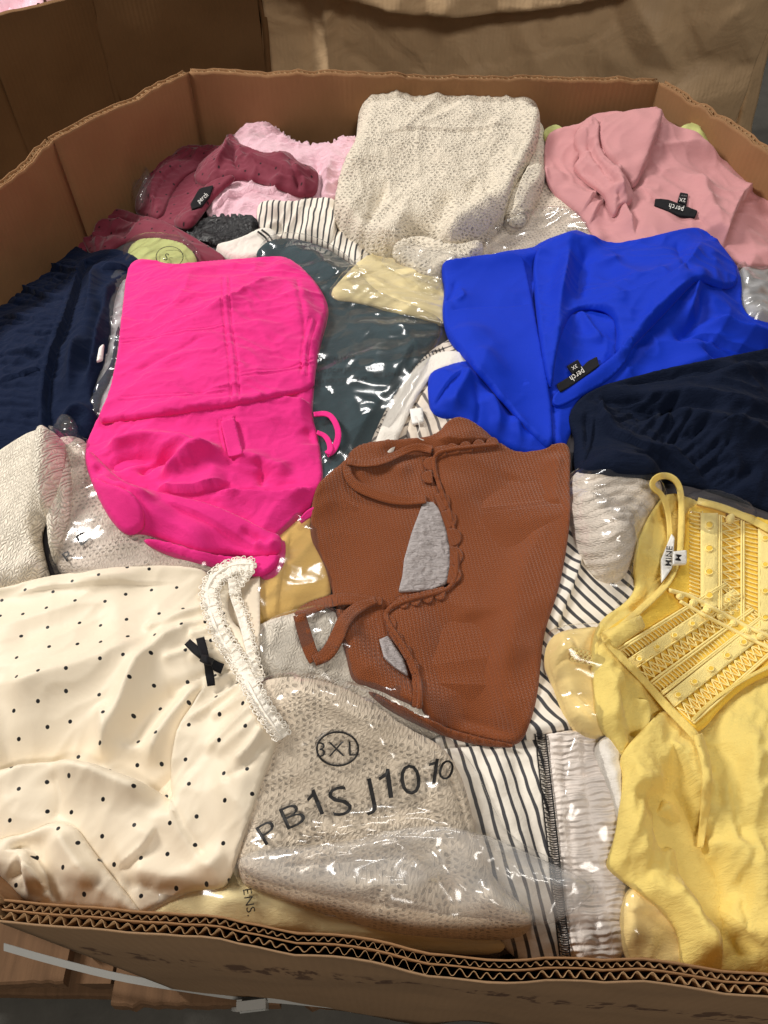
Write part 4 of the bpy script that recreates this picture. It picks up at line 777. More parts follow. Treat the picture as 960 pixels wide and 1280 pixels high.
# dark navy right
t=th('midnight_skirt','midnight navy jersey garment with gathered seams at the right edge','skirt',850,540)
r_=random.Random(11); fl=[]
for line_,sgn,L0,L1 in(([(752,492),(752,510),(765,535),(790,548),(830,560)],1,40,90),([(832,552),(870,580),(905,610)],1,26,60)):
    ln=resamp(chaikin(line_,2,False),6,False); tt=np.gradient(ln,axis=0); tt/=np.hypot(*tt.T)[:,None]
    for q,dv in zip(ln,tt):
        L=r_.uniform(L0,L1); n_=np.array([dv[1],-dv[0]])*sgn+np.array([.45,.0]); n_/=np.hypot(*n_); fl.append((r_.choice('vgv'),[q,q+n_*L*.5+(r_.uniform(-3,3),r_.uniform(-3,3)),q+n_*L+(r_.uniform(-5,5),r_.uniform(-6,2))],r_.uniform(3.5,6.5),r_.uniform(2.2,4.5),.18))
fl+=[('s',[(752,490),(750,512),(765,540),(800,556),(840,566),(905,615),(960,640)],7,40,.05),('s',[(765,470),(820,468),(880,462),(985,440)],-7,18),('r',[(780,500),(840,488),(900,500),(985,520)],9,12),('r',[(800,530),(850,515),(900,530),(985,560)],8,10),('v',[(790,515),(850,500),(910,515)],8,7),('s',[(985,545),(930,530),(880,540)],6,14),('r',[(880,470),(930,460),(985,455)],6,12),('r',[(722,515),(728,545),(722,575)],8,8),('v',[(736,500),(738,540),(730,575)],7,5),('s',[(720,588),(740,555),(745,510)],5,10)]
cloth('body',[(709,520),(722,500),(745,484),(790,470),(850,456),(920,443),(985,430),(1080,440),(1090,640),(985,650),(945,632),(905,620),(865,606),(820,598),(770,592),(725,590),(714,580),(720,550)],f_dark,T=30,R_=20,res=2.3,wr=((2.5,40,-15,2.6),(1.2,18,20,2.2)),folds=fl,parent=t)
# --- hot pink shirt
t=th('pink_shirt','hot pink cotton shirt folded flat with seams and pocket placket','shirt',260,500)
cloth('tie_strap',[(318,690),(340,680),(360,672),(352,720),(322,726)],f_pink,T=4,parent=t)
SE=lambda p,h=1.5,w_=3.2: ('t',p,h,w_,.04)
cloth('body',[(158,340),(166,326),(185,324),(215,332),(255,327),(300,324),(340,321),(360,322),(380,336),(398,356),(412,383),(408,405),(400,430),(394,470),(392,490),(390,520),(398,545),(403,580),(404,600),(392,630),(370,650),(345,672),(320,688),(260,690),(200,672),(160,655),(128,625),(108,590),(105,560),(118,530),(135,500),(146,450),(152,395)],f_pink,T=36,R_=24,res=2.3,ang=8,wr=((1.8,60,20,2.4),(1.2,24,-12,2.6),(.6,10,30,2)),
  folds=[SE([(283,347),(284,400),(292,450),(295,505)],2.2,4.5),SE([(150,428),(220,420),(282,408)],1.5,3),('s',[(350,345),(300,372),(260,392),(175,420)],3.0,26),SE([(300,468),(350,464),(395,450)],1.8,3.2),SE([(380,470),(382,430),(392,400)],2,4),
   ('s',[(392,486),(330,497),(290,503)],5,26,.1),('s',[(305,500),(260,506),(200,515),(125,520)],4,26,.1),SE([(150,498),(220,494),(285,486)],1.3,3),
   ('s',[(372,340),(384,370),(386,410),(378,455)],-4,18,.15),('r',[(372,350),(384,390),(388,440)],5,9),('v',[(378,355),(383,400)],3,3),
   ('s',[(292,522),(296,545),(302,568)],-2.2,12,.05),SE([(276,526),(278,545),(284,568)],1.2,2.2),('v',[(276,526),(293,522)],1.6,1.2,.05),
   ('r',[(120,560),(160,548),(210,552),(255,568)],9,8),('g',[(130,578),(170,566),(215,575)],7,7),('r',[(180,580),(215,560),(250,570),(275,572)],8,9),('v',[(170,590),(195,572),(225,578)],9,5),
   ('r',[(200,602),(225,578),(260,570),(285,572)],10,8),('s',[(190,606),(220,614),(255,612),(290,602)],10,16),('r',[(288,572),(330,578),(365,585)],7,10),('v',[(325,605),(328,588),(322,575)],6,5),('s',[(395,590),(360,610),(320,615),(260,615)],7,18),('r',[(225,585),(245,580)],4,6),
   ('s',[(160,410),(220,380),(260,372)],1.8,30),('s',[(215,345),(270,338),(340,330)],2,20),('r',[(230,460),(250,480),(260,500)],2.5,14),('v',[(380,520),(392,540)],4,6)],parent=t)
cloth('upper_panel',[(158,341),(166,328),(185,326),(215,334),(255,329),(300,326),(340,323),(360,324),(380,338),(397,357),(410,384),(406,405),(399,430),(394,465),(393,486),(360,494),(330,499),(303,505),(290,508),(255,512),(200,520),(150,526),(119,529),(135,498),(146,450),(152,395)],f_pink,T=3.5,R_=2.5,res=2.2,ang=8,edge=.25,smooth=1,wr=((2.4,55,25,2.6),(1.5,22,-14,3),(.7,9,20,2.5)),parent=t,
  folds=[SE([(283,347),(284,400),(292,450),(295,505)],2.6,4),SE([(150,428),(220,420),(282,408)],2,2.6),('s',[(352,342),(300,370),(260,390),(170,422)],6,16),('c',[(350,344),(300,371),(255,393)],3,5),SE([(300,470),(350,466),(395,452)],2.2,2.8),SE([(380,472),(382,430),(392,400)],2.4,3.4),SE([(148,500),(220,496),(285,488)],1.8,2.6),('v',[(370,345),(380,390),(382,440)],4,4),('r',[(215,345),(270,337),(335,332)],4,12),('g',[(200,450),(240,470),(262,500)],4,14),('v',[(160,470),(215,440),(262,420)],3.5,7),('r',[(310,400),(345,420),(375,440)],3,12),('c',[(240,340),(225,380),(180,415)],3,8)])
cloth('pocket_placket',[(276,528),(293,523),(304,569),(286,572)],f_pink,T=1.6,smooth=0,res=2,parent=t,clear=.5)
cloth('folded_sleeve',[(104,570),(112,562),(122,572),(150,600),(185,612),(215,618),(260,628),(300,645),(335,664),(352,668),(354,690),(330,698),(280,690),(240,690),(200,672),(180,664),(160,665),(140,650),(118,615)],f_pink,T=14,R_=9,res=2.3,ang=-25,wr=((1.6,34,-25,2.6),),folds=[('s',[(335,690),(300,672),(250,640),(200,622)],-5,16),('r',[(120,580),(150,610),(200,625)],8,8),('v',[(115,575),(130,592),(160,606)],8,6),('r',[(350,672),(335,682),(315,676)],7,6),('v',[(300,655),(325,672),(340,682)],6,5),('s',[(180,660),(185,640),(160,615)],4,10)],parent=t)
cloth('cuff',[(112,594),(135,606),(160,612),(178,632),(182,655),(172,666),(156,668),(138,650),(122,622)],f_pink,T=5,R_=4,res=2.2,ang=-30,hem=0 if False else None) if False else cloth('cuff',[(112,594),(135,606),(160,612),(178,632),(182,655),(172,666),(156,668),(138,650),(122,622)],f_pink,T=5,R_=4,res=2.2,ang=-30,wr=((1,18,-30,2),),parent=t)
cloth('shirt_tail',[(172,672),(205,675),(250,690),(300,698),(345,694),(352,692),(345,712),(325,722),(296,716),(250,705),(200,690)],f_pink,T=5,R_=4,res=2.3,wr=((1.4,22,0,2),),parent=t)
ribbon('tie_loop',[(392,518),(410,516),(420,528),(424,545),(418,562),(408,568)],[6,7,8,9],f_pink,T=1.6,lift=[1,6,9,8,4,1],parent=t)
ribbon('tie_loop',[(396,540),(408,545),(414,560),(410,568)],[5,7,8],f_pink,T=1.5,lift=[1,3,4,2],parent=t)
ribbon('tie_end',[(375,652),(388,640),(405,634),(412,625)],[6,10,10,8],f_pink,T=1.5,lift=[1,3,2],parent=t)
# --- rust knit top
t=th('rust_camisole','rust brown fine-knit strap top with scalloped neckline, centre of the pile','knit top',560,700)
cloth('back_layer',[(392,610),(412,590),(432,575),(438,562),(455,553),(500,548),(545,545),(562,522),(580,520),(600,532),(620,550),(630,570),(600,620),(560,650),(530,700),(520,760),(545,800),(540,840),(540,890),(500,875),(470,860),(440,852),(435,830),(425,790),(412,720),(398,690),(386,668)],k_brown,T=11,R_=7,res=2.5,ang=10,wr=((1.0,60,30,2.0),),folds=[('r',[(440,600),(470,585),(520,590)],4,14),('v',[(470,560),(520,562),(548,556)],3,8),('s',[(545,548),(580,556),(620,548)],4,12)],parent=t)
cloth('tissue_paper',[(529,628),(541,628),(556,645),(562,670),(566,700),(560,728),(540,738),(498,740),(503,720),(505,700),(515,665)],f_tissue,T=1.2,smooth=0,wr=((1.2,9,30,1.5),),lift=.6,label='greyish tissue paper showing through the larger scalloped opening of the rust top',cat='tissue paper',res=2.2)
cloth('tissue_paper',[(474,800),(480,822),(494,835),(510,845),(505,825),(485,795)],f_tissue,T=1.2,smooth=0,wr=((1.2,9,30,1.5),),lift=.6,label='small sliver of greyish tissue paper in the lower opening of the rust top',cat='tissue paper',res=2.2)
cloth('front',[(538,565),(546,556),(580,556),(615,552),(625,552),(645,566),(680,562),(695,553),(708,553),(714,564),(712,600),(714,640),(708,690),(698,740),(680,790),(676,830),(672,870),(664,900),(652,930),(620,928),(560,914),(530,895),(525,875),(518,835),(500,810),(484,790),(480,762),(500,745),(540,738),(562,736),(570,715),(572,680),(566,650),(552,610),(540,585)],k_brown,T=12,R_=7,res=2.4,ang=8,wr=((1.0,70,-30,2.0),),
  folds=[('r',[(700,560),(695,600),(690,640)],5,14),('g',[(640,590),(625,620),(600,640)],2.5,18),('r',[(540,880),(590,862),(640,850)],2.5,16),('r',[(560,760),(600,770),(640,840)],2.5,26),('g',[(595,765),(600,800),(590,830)],2.5,18),('v',[(570,895),(610,905),(650,920)],3,5)],parent=t)
cloth('hem_layer',[(452,858),(500,880),(545,905),(600,922),(645,930),(640,934),(590,930),(530,910),(480,885)],k_brown,T=5,R_=3,res=2.4,parent=t)
def bez(path,lift,r,name,par=t):
    V,f=tube_v(px_path(path,2.5,lift),r,8); return mesh(name,V,f,k_brown,par,uv=np.zeros((len(V),2))+V[:,:2])
bez([(622,556),(600,558),(560,562),(543,568),(542,585),(552,615),(564,645),(570,680),(572,715),(564,735),(545,742),(510,750),(482,762),(484,778),(500,800),(518,830),(526,860),(524,885)],1.2,.0024,'piping')
# scalloped edging: one lobe after another, each bent up from the neckline
def scallop(path,n,out,par,sgn):
    p=resamp(chaikin(path,2,False),1.2,False); m=len(p)//n; 
    for k in range(n):
        q=p[k*m:(k+1)*m+1]
        if len(q)<3: continue
        a,b_=q[0],q[-1]; dv=(b_-a)/max(1e-6,np.hypot(*(b_-a))); nn_=np.array([dv[1],-dv[0]])*sgn
        s=np.linspace(0,math.pi,9); w2=np.hypot(*(b_-a))/2; c=(a+b_)/2
        arc=[c-dv*w2*math.cos(u)*1.02+nn_*(out*math.sin(u)**.8) for u in s]
        base=[b_-nn_*3,a-nn_*3]; cloth('scallop',np.array(arc+base),k_brown,T=.6,R_=.6,res=1.6,smooth=0,parent=par,lift=.4,ang=20)
scallop([(624,556),(590,562),(556,566),(540,572),(537,588),(538,604)],7,11,t,-1)
scallop([(545,618),(556,645),(565,675),(566,705),(561,730)],5,14,t,1)
scallop([(556,736),(530,742),(496,750)],4,13,t,1)
scallop([(483,770),(487,790),(504,812),(518,838),(520,868),(517,886)],6,10,t,1)
ribbon('shoulder_strap',[(533,624),(500,626),(470,618),(445,608),(434,594),(433,580),(440,576)],[10,13,14,14,13,11,9],k_brown,T=.9,lift=[.5,1,2,3,4,3,1],parent=t)
ribbon('shoulder_strap',[(434,577),(450,580),(475,578),(500,566),(520,558),(540,562)],[8,9,10,10,10],k_brown,T=.9,lift=[2,3,4,3,2,.5],parent=t)
ribbon('shoulder_strap',[(478,752),(455,750),(425,748),(400,755),(380,764),(374,772)],[9,13,15,15,16,16],k_brown,T=.9,lift=[.5,1,2,3,3,2],parent=t)
ribbon('shoulder_strap',[(374,768),(380,790),(388,815),(394,826)],[16,17,17,16],k_brown,T=.9,lift=[3,3,3,2.5],parent=t)
ribbon('shoulder_strap',[(392,826),(410,818),(422,795),(430,775),(445,760),(470,750)],[14,18,18,17,14,9],k_brown,T=.9,lift=[3,3.5,3,2.5,2,.5],parent=t)
# --- pale yellow in bag along the front wall
t=th('butter_blouse','pale yellow jersey blouse in a shiny bag along the front wall','blouse',400,1150)
cloth('body',[(90,1150),(180,1120),(260,1085),(330,1080),(420,1110),(520,1140),(620,1165),(640,1195),(500,1190),(300,1180),(120,1165)],f_butter,T=16,R_=10,wr=((2,40,10,2.4),),folds=[('s',[(200,1150),(350,1162),(600,1178)],4,14),('r',[(250,1120),(330,1130),(400,1150)],4,14)],parent=t)
fb=cloth('plastic_bag',[(70,1155),(180,1115),(260,1080),(330,1076),(420,1106),(520,1136),(640,1165),(650,1200),(500,1196),(300,1186),(100,1172)],p_bag,T=3,film=True,write=False,res=2.4,wr=((3,36,5,3),(1.2,12,10,2)),edge=.4,label='glossy clear bag with black print along front wall round pale yellow blouse',cat='plastic bag',group=GB)
lettering('bag_print',[('ENS.',(312,1128),11,-80,1.1)],m_ink,fb,lift=4)
# --- oat knit in the printed bag
t=th('oat_sweater','oat open-knit sweater in the large printed bag at front centre','sweater',450,980)
cloth('body',[(300,870),(330,850),(370,845),(420,855),(470,880),(510,910),(550,930),(575,960),(590,1010),(600,1060),(612,1090),(640,1120),(668,1140),(665,1165),(630,1175),(560,1172),(480,1165),(400,1140),(330,1115),(290,1100),(295,960)],k_oat,T=34,R_=26,res=2.5,ang=-28,wr=((3,50,-30,2.2),(1.5,22,10,2)),
  folds=[('s',[(330,1085),(420,1080),(500,1075),(560,1080)],-12,20),('r',[(400,1120),(470,1115),(540,1120)],8,14),('v',[(560,1090),(566,1120),(560,1145)],10,8),('r',[(600,1110),(630,1130),(650,1150)],9,12),('v',[(470,1110),(475,1140)],6,8),('s',[(520,915),(560,960),(585,1040),(590,1085)],-7,14),('v',[(548,935),(580,1010),(586,1070)],6,6),('r',[(350,870),(430,880),(500,920)],6,20)],parent=t)
fb=cloth('plastic_bag',[(290,880),(325,848),(370,838),(430,850),(480,872),(530,905),(570,930),(595,965),(620,1020),(640,1050),(690,1075),(735,1095),(750,1110),(742,1125),(700,1150),(672,1176),(600,1182),(500,1172),(400,1145),(320,1118),(285,1100)],p_bag,T=3,film=True,write=False,res=2.3,wr=((3.5,46,-15,2.4),(1.6,16,20,2.2),(.8,7,-30,2)),edge=.5,
  folds=[('c',[(310,1050),(380,1046),(450,1030),(520,1022),(590,1035)],9,7),('c',[(350,1075),(430,1064),(480,1045)],6,5),('s',[(300,1055),(420,1052),(560,1040),(640,1060)],-5,30),('c',[(575,1040),(640,1080),(720,1112)],8,6),('c',[(600,1062),(650,1105),(690,1140)],6,5),('c',[(470,1080),(480,1110),(465,1140)],5,5),('c',[(540,1060),(560,1095),(590,1120)],6,5),('v',[(620,1050),(660,1120)],5,5)],
  label='large clear bag with a black size code over the oat sweater',cat='plastic bag',group=GB)
splat_bag=np.array([v.co[:] for v in fb.data.vertices]); Hs=H.copy(); splat(splat_bag[:,0],splat_bag[:,1],splat_bag[:,2])
lettering('bag_print',[('3XL',(422,936),19,2,1.15)]+[(c,q,h*1.18,a,s*.95) for c,q,h,a,s in(('P',(335,1040),23,32,1.5),('B',(366,1019),25,24,1.5),('1',(393,1004),28,22,1.3),('S',(425,1001),32,16,1.35),('J',(460,990),30,12,1.4),('1',(482,980),31,8,1.3),('0',(513,974),33,6,1.15),('1',(541,963),26,-8,1.2),('0',(558,962),22,-18,1.2))],m_ink,fb,lift=.6,bold=-.010)
V,f=tube_v(px_path([(422+26*math.cos(a),936+21*math.sin(a)) for a in np.linspace(0,6.3,40)],2,.8,0),.0008,5); mesh('ring_print',V,f,m_ink,fb)
H[:]=Hs
cloth('plastic_bag',[(290,1075),(330,1058),(420,1056),(520,1030),(600,1040),(680,1075),(748,1108),(735,1125),(690,1160),(620,1150),(520,1140),(400,1120),(310,1100)],p_matte,T=5,R_=5,film=True,write=False,res=2.3,lift=2,wr=((7,34,-10,2.2),(3,13,25,2.0)),edge=.5,folds=[('c',[(330,1075),(450,1060),(560,1050)],8,6),('c',[(580,1050),(650,1100),(735,1115)],9,7),('c',[(420,1090),(470,1110),(560,1100)],7,6)],label='cloudy crumpled mouth of the printed bag folded over the oat sweater',cat='plastic bag',group=GB)
# --- polka dot blouse
t=th('dotted_blouse','cream satin blouse with black polka dots, lace neckline and black bow','blouse',170,920)
r_=random.Random(2)
fl=[('s',[(350,910),(330,960),(315,1020),(290,1080)],-3,20)]
# gathers fanning from the lace edge
for i,(a,b_) in enumerate(zip(np.linspace(0,1,13),range(13))):
    x=258+a*78; y=745+a*165; L=r_.uniform(40,95); an=R(200+a*30+r_.uniform(-8,8)); e=(x+L*math.cos(an),y-L*math.sin(an))
    fl.append((r_.choice('rrv'),[(x,y),((x+e[0])/2,(y+e[1])/2+3),e],r_.uniform(2.5,4.5),r_.uniform(3,5),.15))
fl+=[('r',[(245,770),(190,810),(165,850),(150,890),(118,955)],9,9),('r',[(255,845),(215,890),(190,930),(178,955)],8,8),('g',[(225,850),(180,890),(150,930)],7,10),
 ('s',[(-20,965),(60,950),(110,955),(150,968),(200,985),(215,1000)],-14,22,.1),('r',[(0,868),(60,850),(110,835),(190,800)],9,18),('r',[(125,880),(135,915),(122,950)],6,7),
 ('s',[(215,1030),(208,990),(210,950),(222,905),(240,880),(262,840)],-9,22),('v',[(205,975),(225,1030),(262,1080)],8,9),('r',[(200,985),(222,1030),(262,1090),(280,1106)],8,10),('r',[(300,930),(275,1000),(270,1060),(282,1100)],5,16),
 ('r',[(60,965),(100,960),(150,980),(195,995)],10,10),('v',[(65,960),(75,1000),(60,1030)],5,8),('s',[(140,1085),(180,1060),(195,1030)],5,14),('r',[(150,1085),(200,1090),(260,1105)],6,10),('v',[(145,1095),(185,1108),(215,1125)],5,6),('g',[(0,800),(70,780),(150,770)],4,20),('r',[(0,720),(80,712),(180,706)],4,16),('s',[(0,735),(100,722),(220,720)],2,20)]
cloth('body',[(-190,770),(-100,748),(-30,738),(0,735),(60,720),(130,710),(200,705),(245,708),(262,716),(268,740),(285,775),(300,810),(320,850),(340,890),(350,915),(342,940),(328,975),(312,1025),(298,1065),(285,1105),(270,1112),(245,1112),(220,1122),(195,1135),(175,1145),(140,1136),(60,1132),(0,1125),(-30,1110),(-190,1060)],f_polka,T=34,R_=22,res=2.3,ang=12,wr=((2.2,60,25,2.6),(1.0,26,40,2.4)),folds=fl,parent=t)
cloth('sleeve',[(-30,1065),(0,1048),(35,1040),(68,1025),(95,1032),(110,1055),(135,1090),(165,1125),(178,1144),(160,1142),(120,1136),(60,1134),(20,1128),(-5,1110),(-30,1105)],f_polka,T=20,R_=10,res=2.2,ang=-35,wr=((2.4,30,40,2.4),),folds=[('s',[(0,1060),(30,1055),(38,1075),(55,1100),(45,1120)],-12,12),('v',[(12,1075),(28,1090),(24,1118)],10,7),('r',[(18,1062),(32,1082),(30,1120)],9,6),('r',[(68,1028),(80,1060),(120,1100)],7,9),('s',[(60,1125),(48,1095),(28,1075)],8,10),('v',[(40,1105),(60,1115),(70,1128)],5,4)],parent=t)
cloth('inner_neck',[(255,735),(275,710),(300,702),(318,700),(314,720),(295,735),(282,748),(288,775),(305,790),(312,815),(318,850),(300,815),(280,780)],f_polka,T=7,R_=5,res=2.2,ang=50,wr=((2,12,40,2),),parent=t)
# lace: a ruffled strip with scalloped outer edge and small raised loops
g=G('cotton_lace'); f_lw=fabric('white_cotton_lace',(.92,.86,.76),.9,.15,.2,.5,crease=.25,cscale=230)
def frill(path,wpx,n,par,amp=3.0,side=1):
    p=resamp(chaikin(path,2,False),1.4,False); m=len(p); tt=np.gradient(p,axis=0); tt/=np.maximum(1e-6,np.hypot(*tt.T))[:,None]; nn_=np.stack([-tt[:,1],tt[:,0]],1)*side
    s=np.linspace(0,n*math.pi,m); rows=[]
    for k,v in enumerate(np.linspace(0,1,6)):
        ext=wpx*(v-.35)*(1+.42*np.abs(np.sin(s))*v)
        q=p+nn_*ext[:,None]+tt*(1.5*np.sin(s*1.3+v))[:,None]; x,y,z=onto(q[:,0],q[:,1],np.maximum(gblur(H,2),H)); z=np.maximum(z,samp(H,x,y))+.0012+.0011*(.35+v)*(1+np.sin(s*2+v*1.5)+.5*np.sin(s*.7))*amp/3
        x,y=at(q[:,0],q[:,1],z); rows.append(np.stack([x,y,z],1))
    for k in range(5,-1,-1): q=rows[k].copy(); q[:,2]-=.0009; rows.append(q)
    M=len(rows); V=np.stack(rows,1).reshape(-1,3); f=[(i*M+k,i*M+(k+1)%M,(i+1)*M+(k+1)%M,(i+1)*M+k) for i in range(m-1) for k in range(M)]
    o=mesh('lace_frill',V,f,f_lw,par,uv=V[:,:2]); b=Bag()
    for i in range(0,m-1,3):
        c=rows[5][i]; r=.0019+.0005*math.sin(i); th_=np.linspace(0,6.28,9); V,f=tube_v(np.stack([c[0]+r*np.cos(th_),c[1]+r*np.sin(th_),c[2]+.0006*np.sin(th_*2)+.0004],1),.00055,4); b.add(V,f)
    b.build('lace_loops',f_lw,o,kind='stuff'); return o
NL=[(318,706),(300,704),(280,710),(266,722),(258,738),(262,760),(268,780),(280,805),(298,830),(312,858),(326,885),(342,908),(352,922)]
frill(NL,14,34,t,2.0,-1)
frill([(x-1,y) for x,y in NL],8,30,t,1.6,1)
frill([(288,722),(290,745),(298,765),(304,785),(310,810),(316,835),(322,852)],10,14,t,2.0,-1)
frill([(314,702),(300,722),(288,742)],9,10,t,2.0,-1)
V,f=tube_v(px_path(NL,2.5,2.2),.0011,6); mesh('elastic_seam',V,f,f_lw,t)
bw=empty('black_bow',(0,0,0)); bw.parent=t; bw.matrix_parent_inverse=t.matrix_basis.inverted()
ribbon('ribbon_tail',[(234,802),(244,812),(256,823),(270,833),(278,836)],[10,11,9,12,13],m_black,T=2.2,lift=[1,4,6,4,1],parent=bw)
ribbon('ribbon_tail',[(250,797),(254,812),(258,825),(262,842),(264,857)],[11,11,8,11,10],m_black,T=2.2,lift=[1,5,8,4,1],parent=bw)
ribbon('knot',[(251,822),(258,825),(266,828)],[9,11,9],m_black,T=4,lift=[7,9,7],parent=bw)
# --- yellow: bagged one beneath, then the lace blouse
t=th('lemon_blouse','pale lemon top with crochet trim in a clear bag left of yellow blouse','top',720,840)
cloth('body',[(684,800),(700,790),(745,785),(790,790),(800,860),(790,930),(760,925),(730,920),(712,905),(700,880),(690,850),(680,830)],fabric('lemon_cotton',(.93,.70,.28),.75,.25,.15,.2,crease=.15),T=18,R_=12,res=2.3,wr=((3,30,60,2.2),),folds=[('s',[(690,845),(700,820),(730,825),(745,850)],7,10),('r',[(682,828),(692,812),(720,812)],6,7),('v',[(705,865),(725,872),(745,885)],5,5),('s',[(700,850),(730,885),(760,920)],5,14)],parent=t)
cloth('lower_fold',[(775,1125),(800,1095),(835,1100),(870,1130),(890,1200),(890,1225),(800,1222),(778,1190)],bpy.data.materials['lemon_cotton'],T=16,R_=10,res=2.4,wr=((3,26,50,2.2),),folds=[('s',[(780,1140),(810,1135),(840,1140)],4,10),('v',[(785,1130),(800,1110),(820,1115)],3,4)],parent=t)
b=Bag()
for k in range(3):
    for i in range(9): 
        c=(716+i*5.2,812+k*6+i*1.2); V,f=tube_v(px_path([(c[0]+2.6*math.cos(a),c[1]+2.6*math.sin(a)) for a in np.linspace(0,6.3,9)],1.2,1,0),.0006,4); b.add(V,f)
b.build('crochet_trim',f_lace,t,kind='stuff')
cloth('plastic_bag',[(680,800),(690,786),(740,780),(795,785),(805,860),(795,935),(755,928),(725,922),(705,900),(690,860),(676,832)],p_bag,T=3,film=True,write=False,res=2.4,wr=((3,26,-30,2.2),(1.2,10,30,2)),edge=.5,label='clear bag round the pale lemon top beside the rust top',cat='plastic bag',group=GB)
cloth('plastic_bag',[(770,1120),(795,1085),(840,1095),(880,1130),(900,1228),(800,1226),(772,1200)],p_bag,T=3,film=True,write=False,res=2.4,wr=((3,26,70,2.6),),edge=.5,label='clear bag round the lemon fold by the front right wall',cat='plastic bag',group=GB)
cloth('white_shirt',[(740,935),(760,915),(790,920),(805,1000),(800,1100),(785,1090),(770,1010),(755,970)],f_white,T=10,wr=((2,24,70,2),),label='white garment in film between gathered waistband and yellow blouse',cat='shirt')
t=th('yellow_blouse','bright yellow strap blouse with openwork lace yoke at lower right','blouse',860,900)
fl=[('r',[(760,830),(775,880),(765,930),(790,960)],7,9),('v',[(775,850),(785,900),(800,930)],6,6),('v',[(782,910),(800,930),(782,945)],8,7),('s',[(800,930),(815,890),(790,870)],6,12)]
cloth('back_layer',[(796,680),(808,650),(824,625),(835,615),(860,620),(900,640),(900,760),(860,800),(840,900),(840,1000),(800,985),(775,935),(745,905),(742,860),(738,810),(748,775),(780,755),(796,735),(792,705)],f_yel,T=12,R_=7,res=2.3,ang=15,wr=((2.6,30,70,2.4),(1.4,12,40,2.6)),folds=fl+[('s',[(798,735),(770,765),(748,790),(745,850),(755,910)],-3,8,.05),('v',[(800,690),(815,720),(810,750),(790,775)],5,9),('r',[(815,640),(805,680),(812,720)],4,8)],parent=t)
fl=[('g',[(842,930),(850,985),(872,1040),(890,1100),(905,1160)],15,15),('s',[(915,1215),(898,1140),(880,1080),(862,1030),(852,980)],9,22),('r',[(812,950),(815,1010),(800,1080)],6,9),('r',[(945,900),(935,960),(945,1040)],6,12),('g',[(925,930),(918,990),(930,1060)],5,9),('r',[(960,1050),(950,1110),(970,1180)],6,12),('v',[(925,1080),(935,1140),(930,1200)],5,6),('r',[(800,935),(795,980),(780,1030),(765,1065)],8,9),('s',[(758,1082),(775,1040),(785,990),(800,950)],-5,12,.1),('g',[(815,970),(825,1020),(850,1060)],14,16),('r',[(835,990),(850,1030),(880,1060)],7,8),('v',[(830,1010),(860,1060),(890,1110)],12,9),('s',[(960,1190),(915,1150),(885,1090),(870,1050)],-10,24),('s',[(870,915),(880,980),(878,1050)],-9,26,.1),('r',[(872,920),(884,970),(882,1040),(905,1090)],9,8),('r',[(905,960),(915,1020),(920,1070),(945,1090)],6,9),('v',[(893,950),(905,1010)],5,8),('g',[(850,1010),(872,1060),(895,1130),(920,1190)],12,12),('s',[(840,920),(860,960),(875,1000)],8,16),('r',[(900,1130),(925,1160),(985,1185)],7,12),('r',[(800,1100),(850,1140),(880,1200)],6,14),('r',[(840,1090),(880,1150),(910,1210)],6,10),('r',[(930,940),(970,1000)],3,20)]
cloth('front',[(815,900),(830,885),(860,900),(870,915),(890,890),(930,850),(985,825),(1170,790),(1200,1190),(985,1225),(945,1222),(910,1218),(870,1222),(850,1212),(850,1170),(830,1140),(795,1112),(765,1090),(757,1080),(768,1050),(775,1010),(780,970),(775,945),(790,925)],f_yel,T=26,R_=14,res=2.3,ang=10,wr=((3.0,46,75,2.8),(2.0,18,65,3),(1.0,9,72,3.5)),folds=fl,parent=t)
# yoke base cloth behind the lace
yoke=cloth('yoke_lining',[(855,640),(872,628),(905,635),(985,660),(1060,690),(1060,815),(985,835),(940,852),(905,880),(878,915),(860,912),(830,870),(800,835),(780,805),(760,805),(752,790),(800,760),(835,730),(850,700)],fabric('yellow_lining',(.86,.57,.08),.85,.2,.15,.3,crease=.25),T=7,R_=4,res=2.4,ang=20,wr=((1.2,40,20,2),),parent=t)
LB=lambda p: px_path(p,2.5,1.,0)
tape=Bag(); bars=Bag(); rings=Bag(); lat=Bag(); eye=Bag()
def sub(a,b_,t_): return (a[0]+(b_[0]-a[0])*t_,a[1]+(b_[1]-a[1])*t_)
def q4(Q,u,v): return sub(sub(Q[0],Q[1],u),sub(Q[3],Q[2],u),v)
def cordp(pts,lift,r,bag,k=5): V,f=tube_v(px_path(pts,2.5,lift,0),r,k); bag.add(V,f)
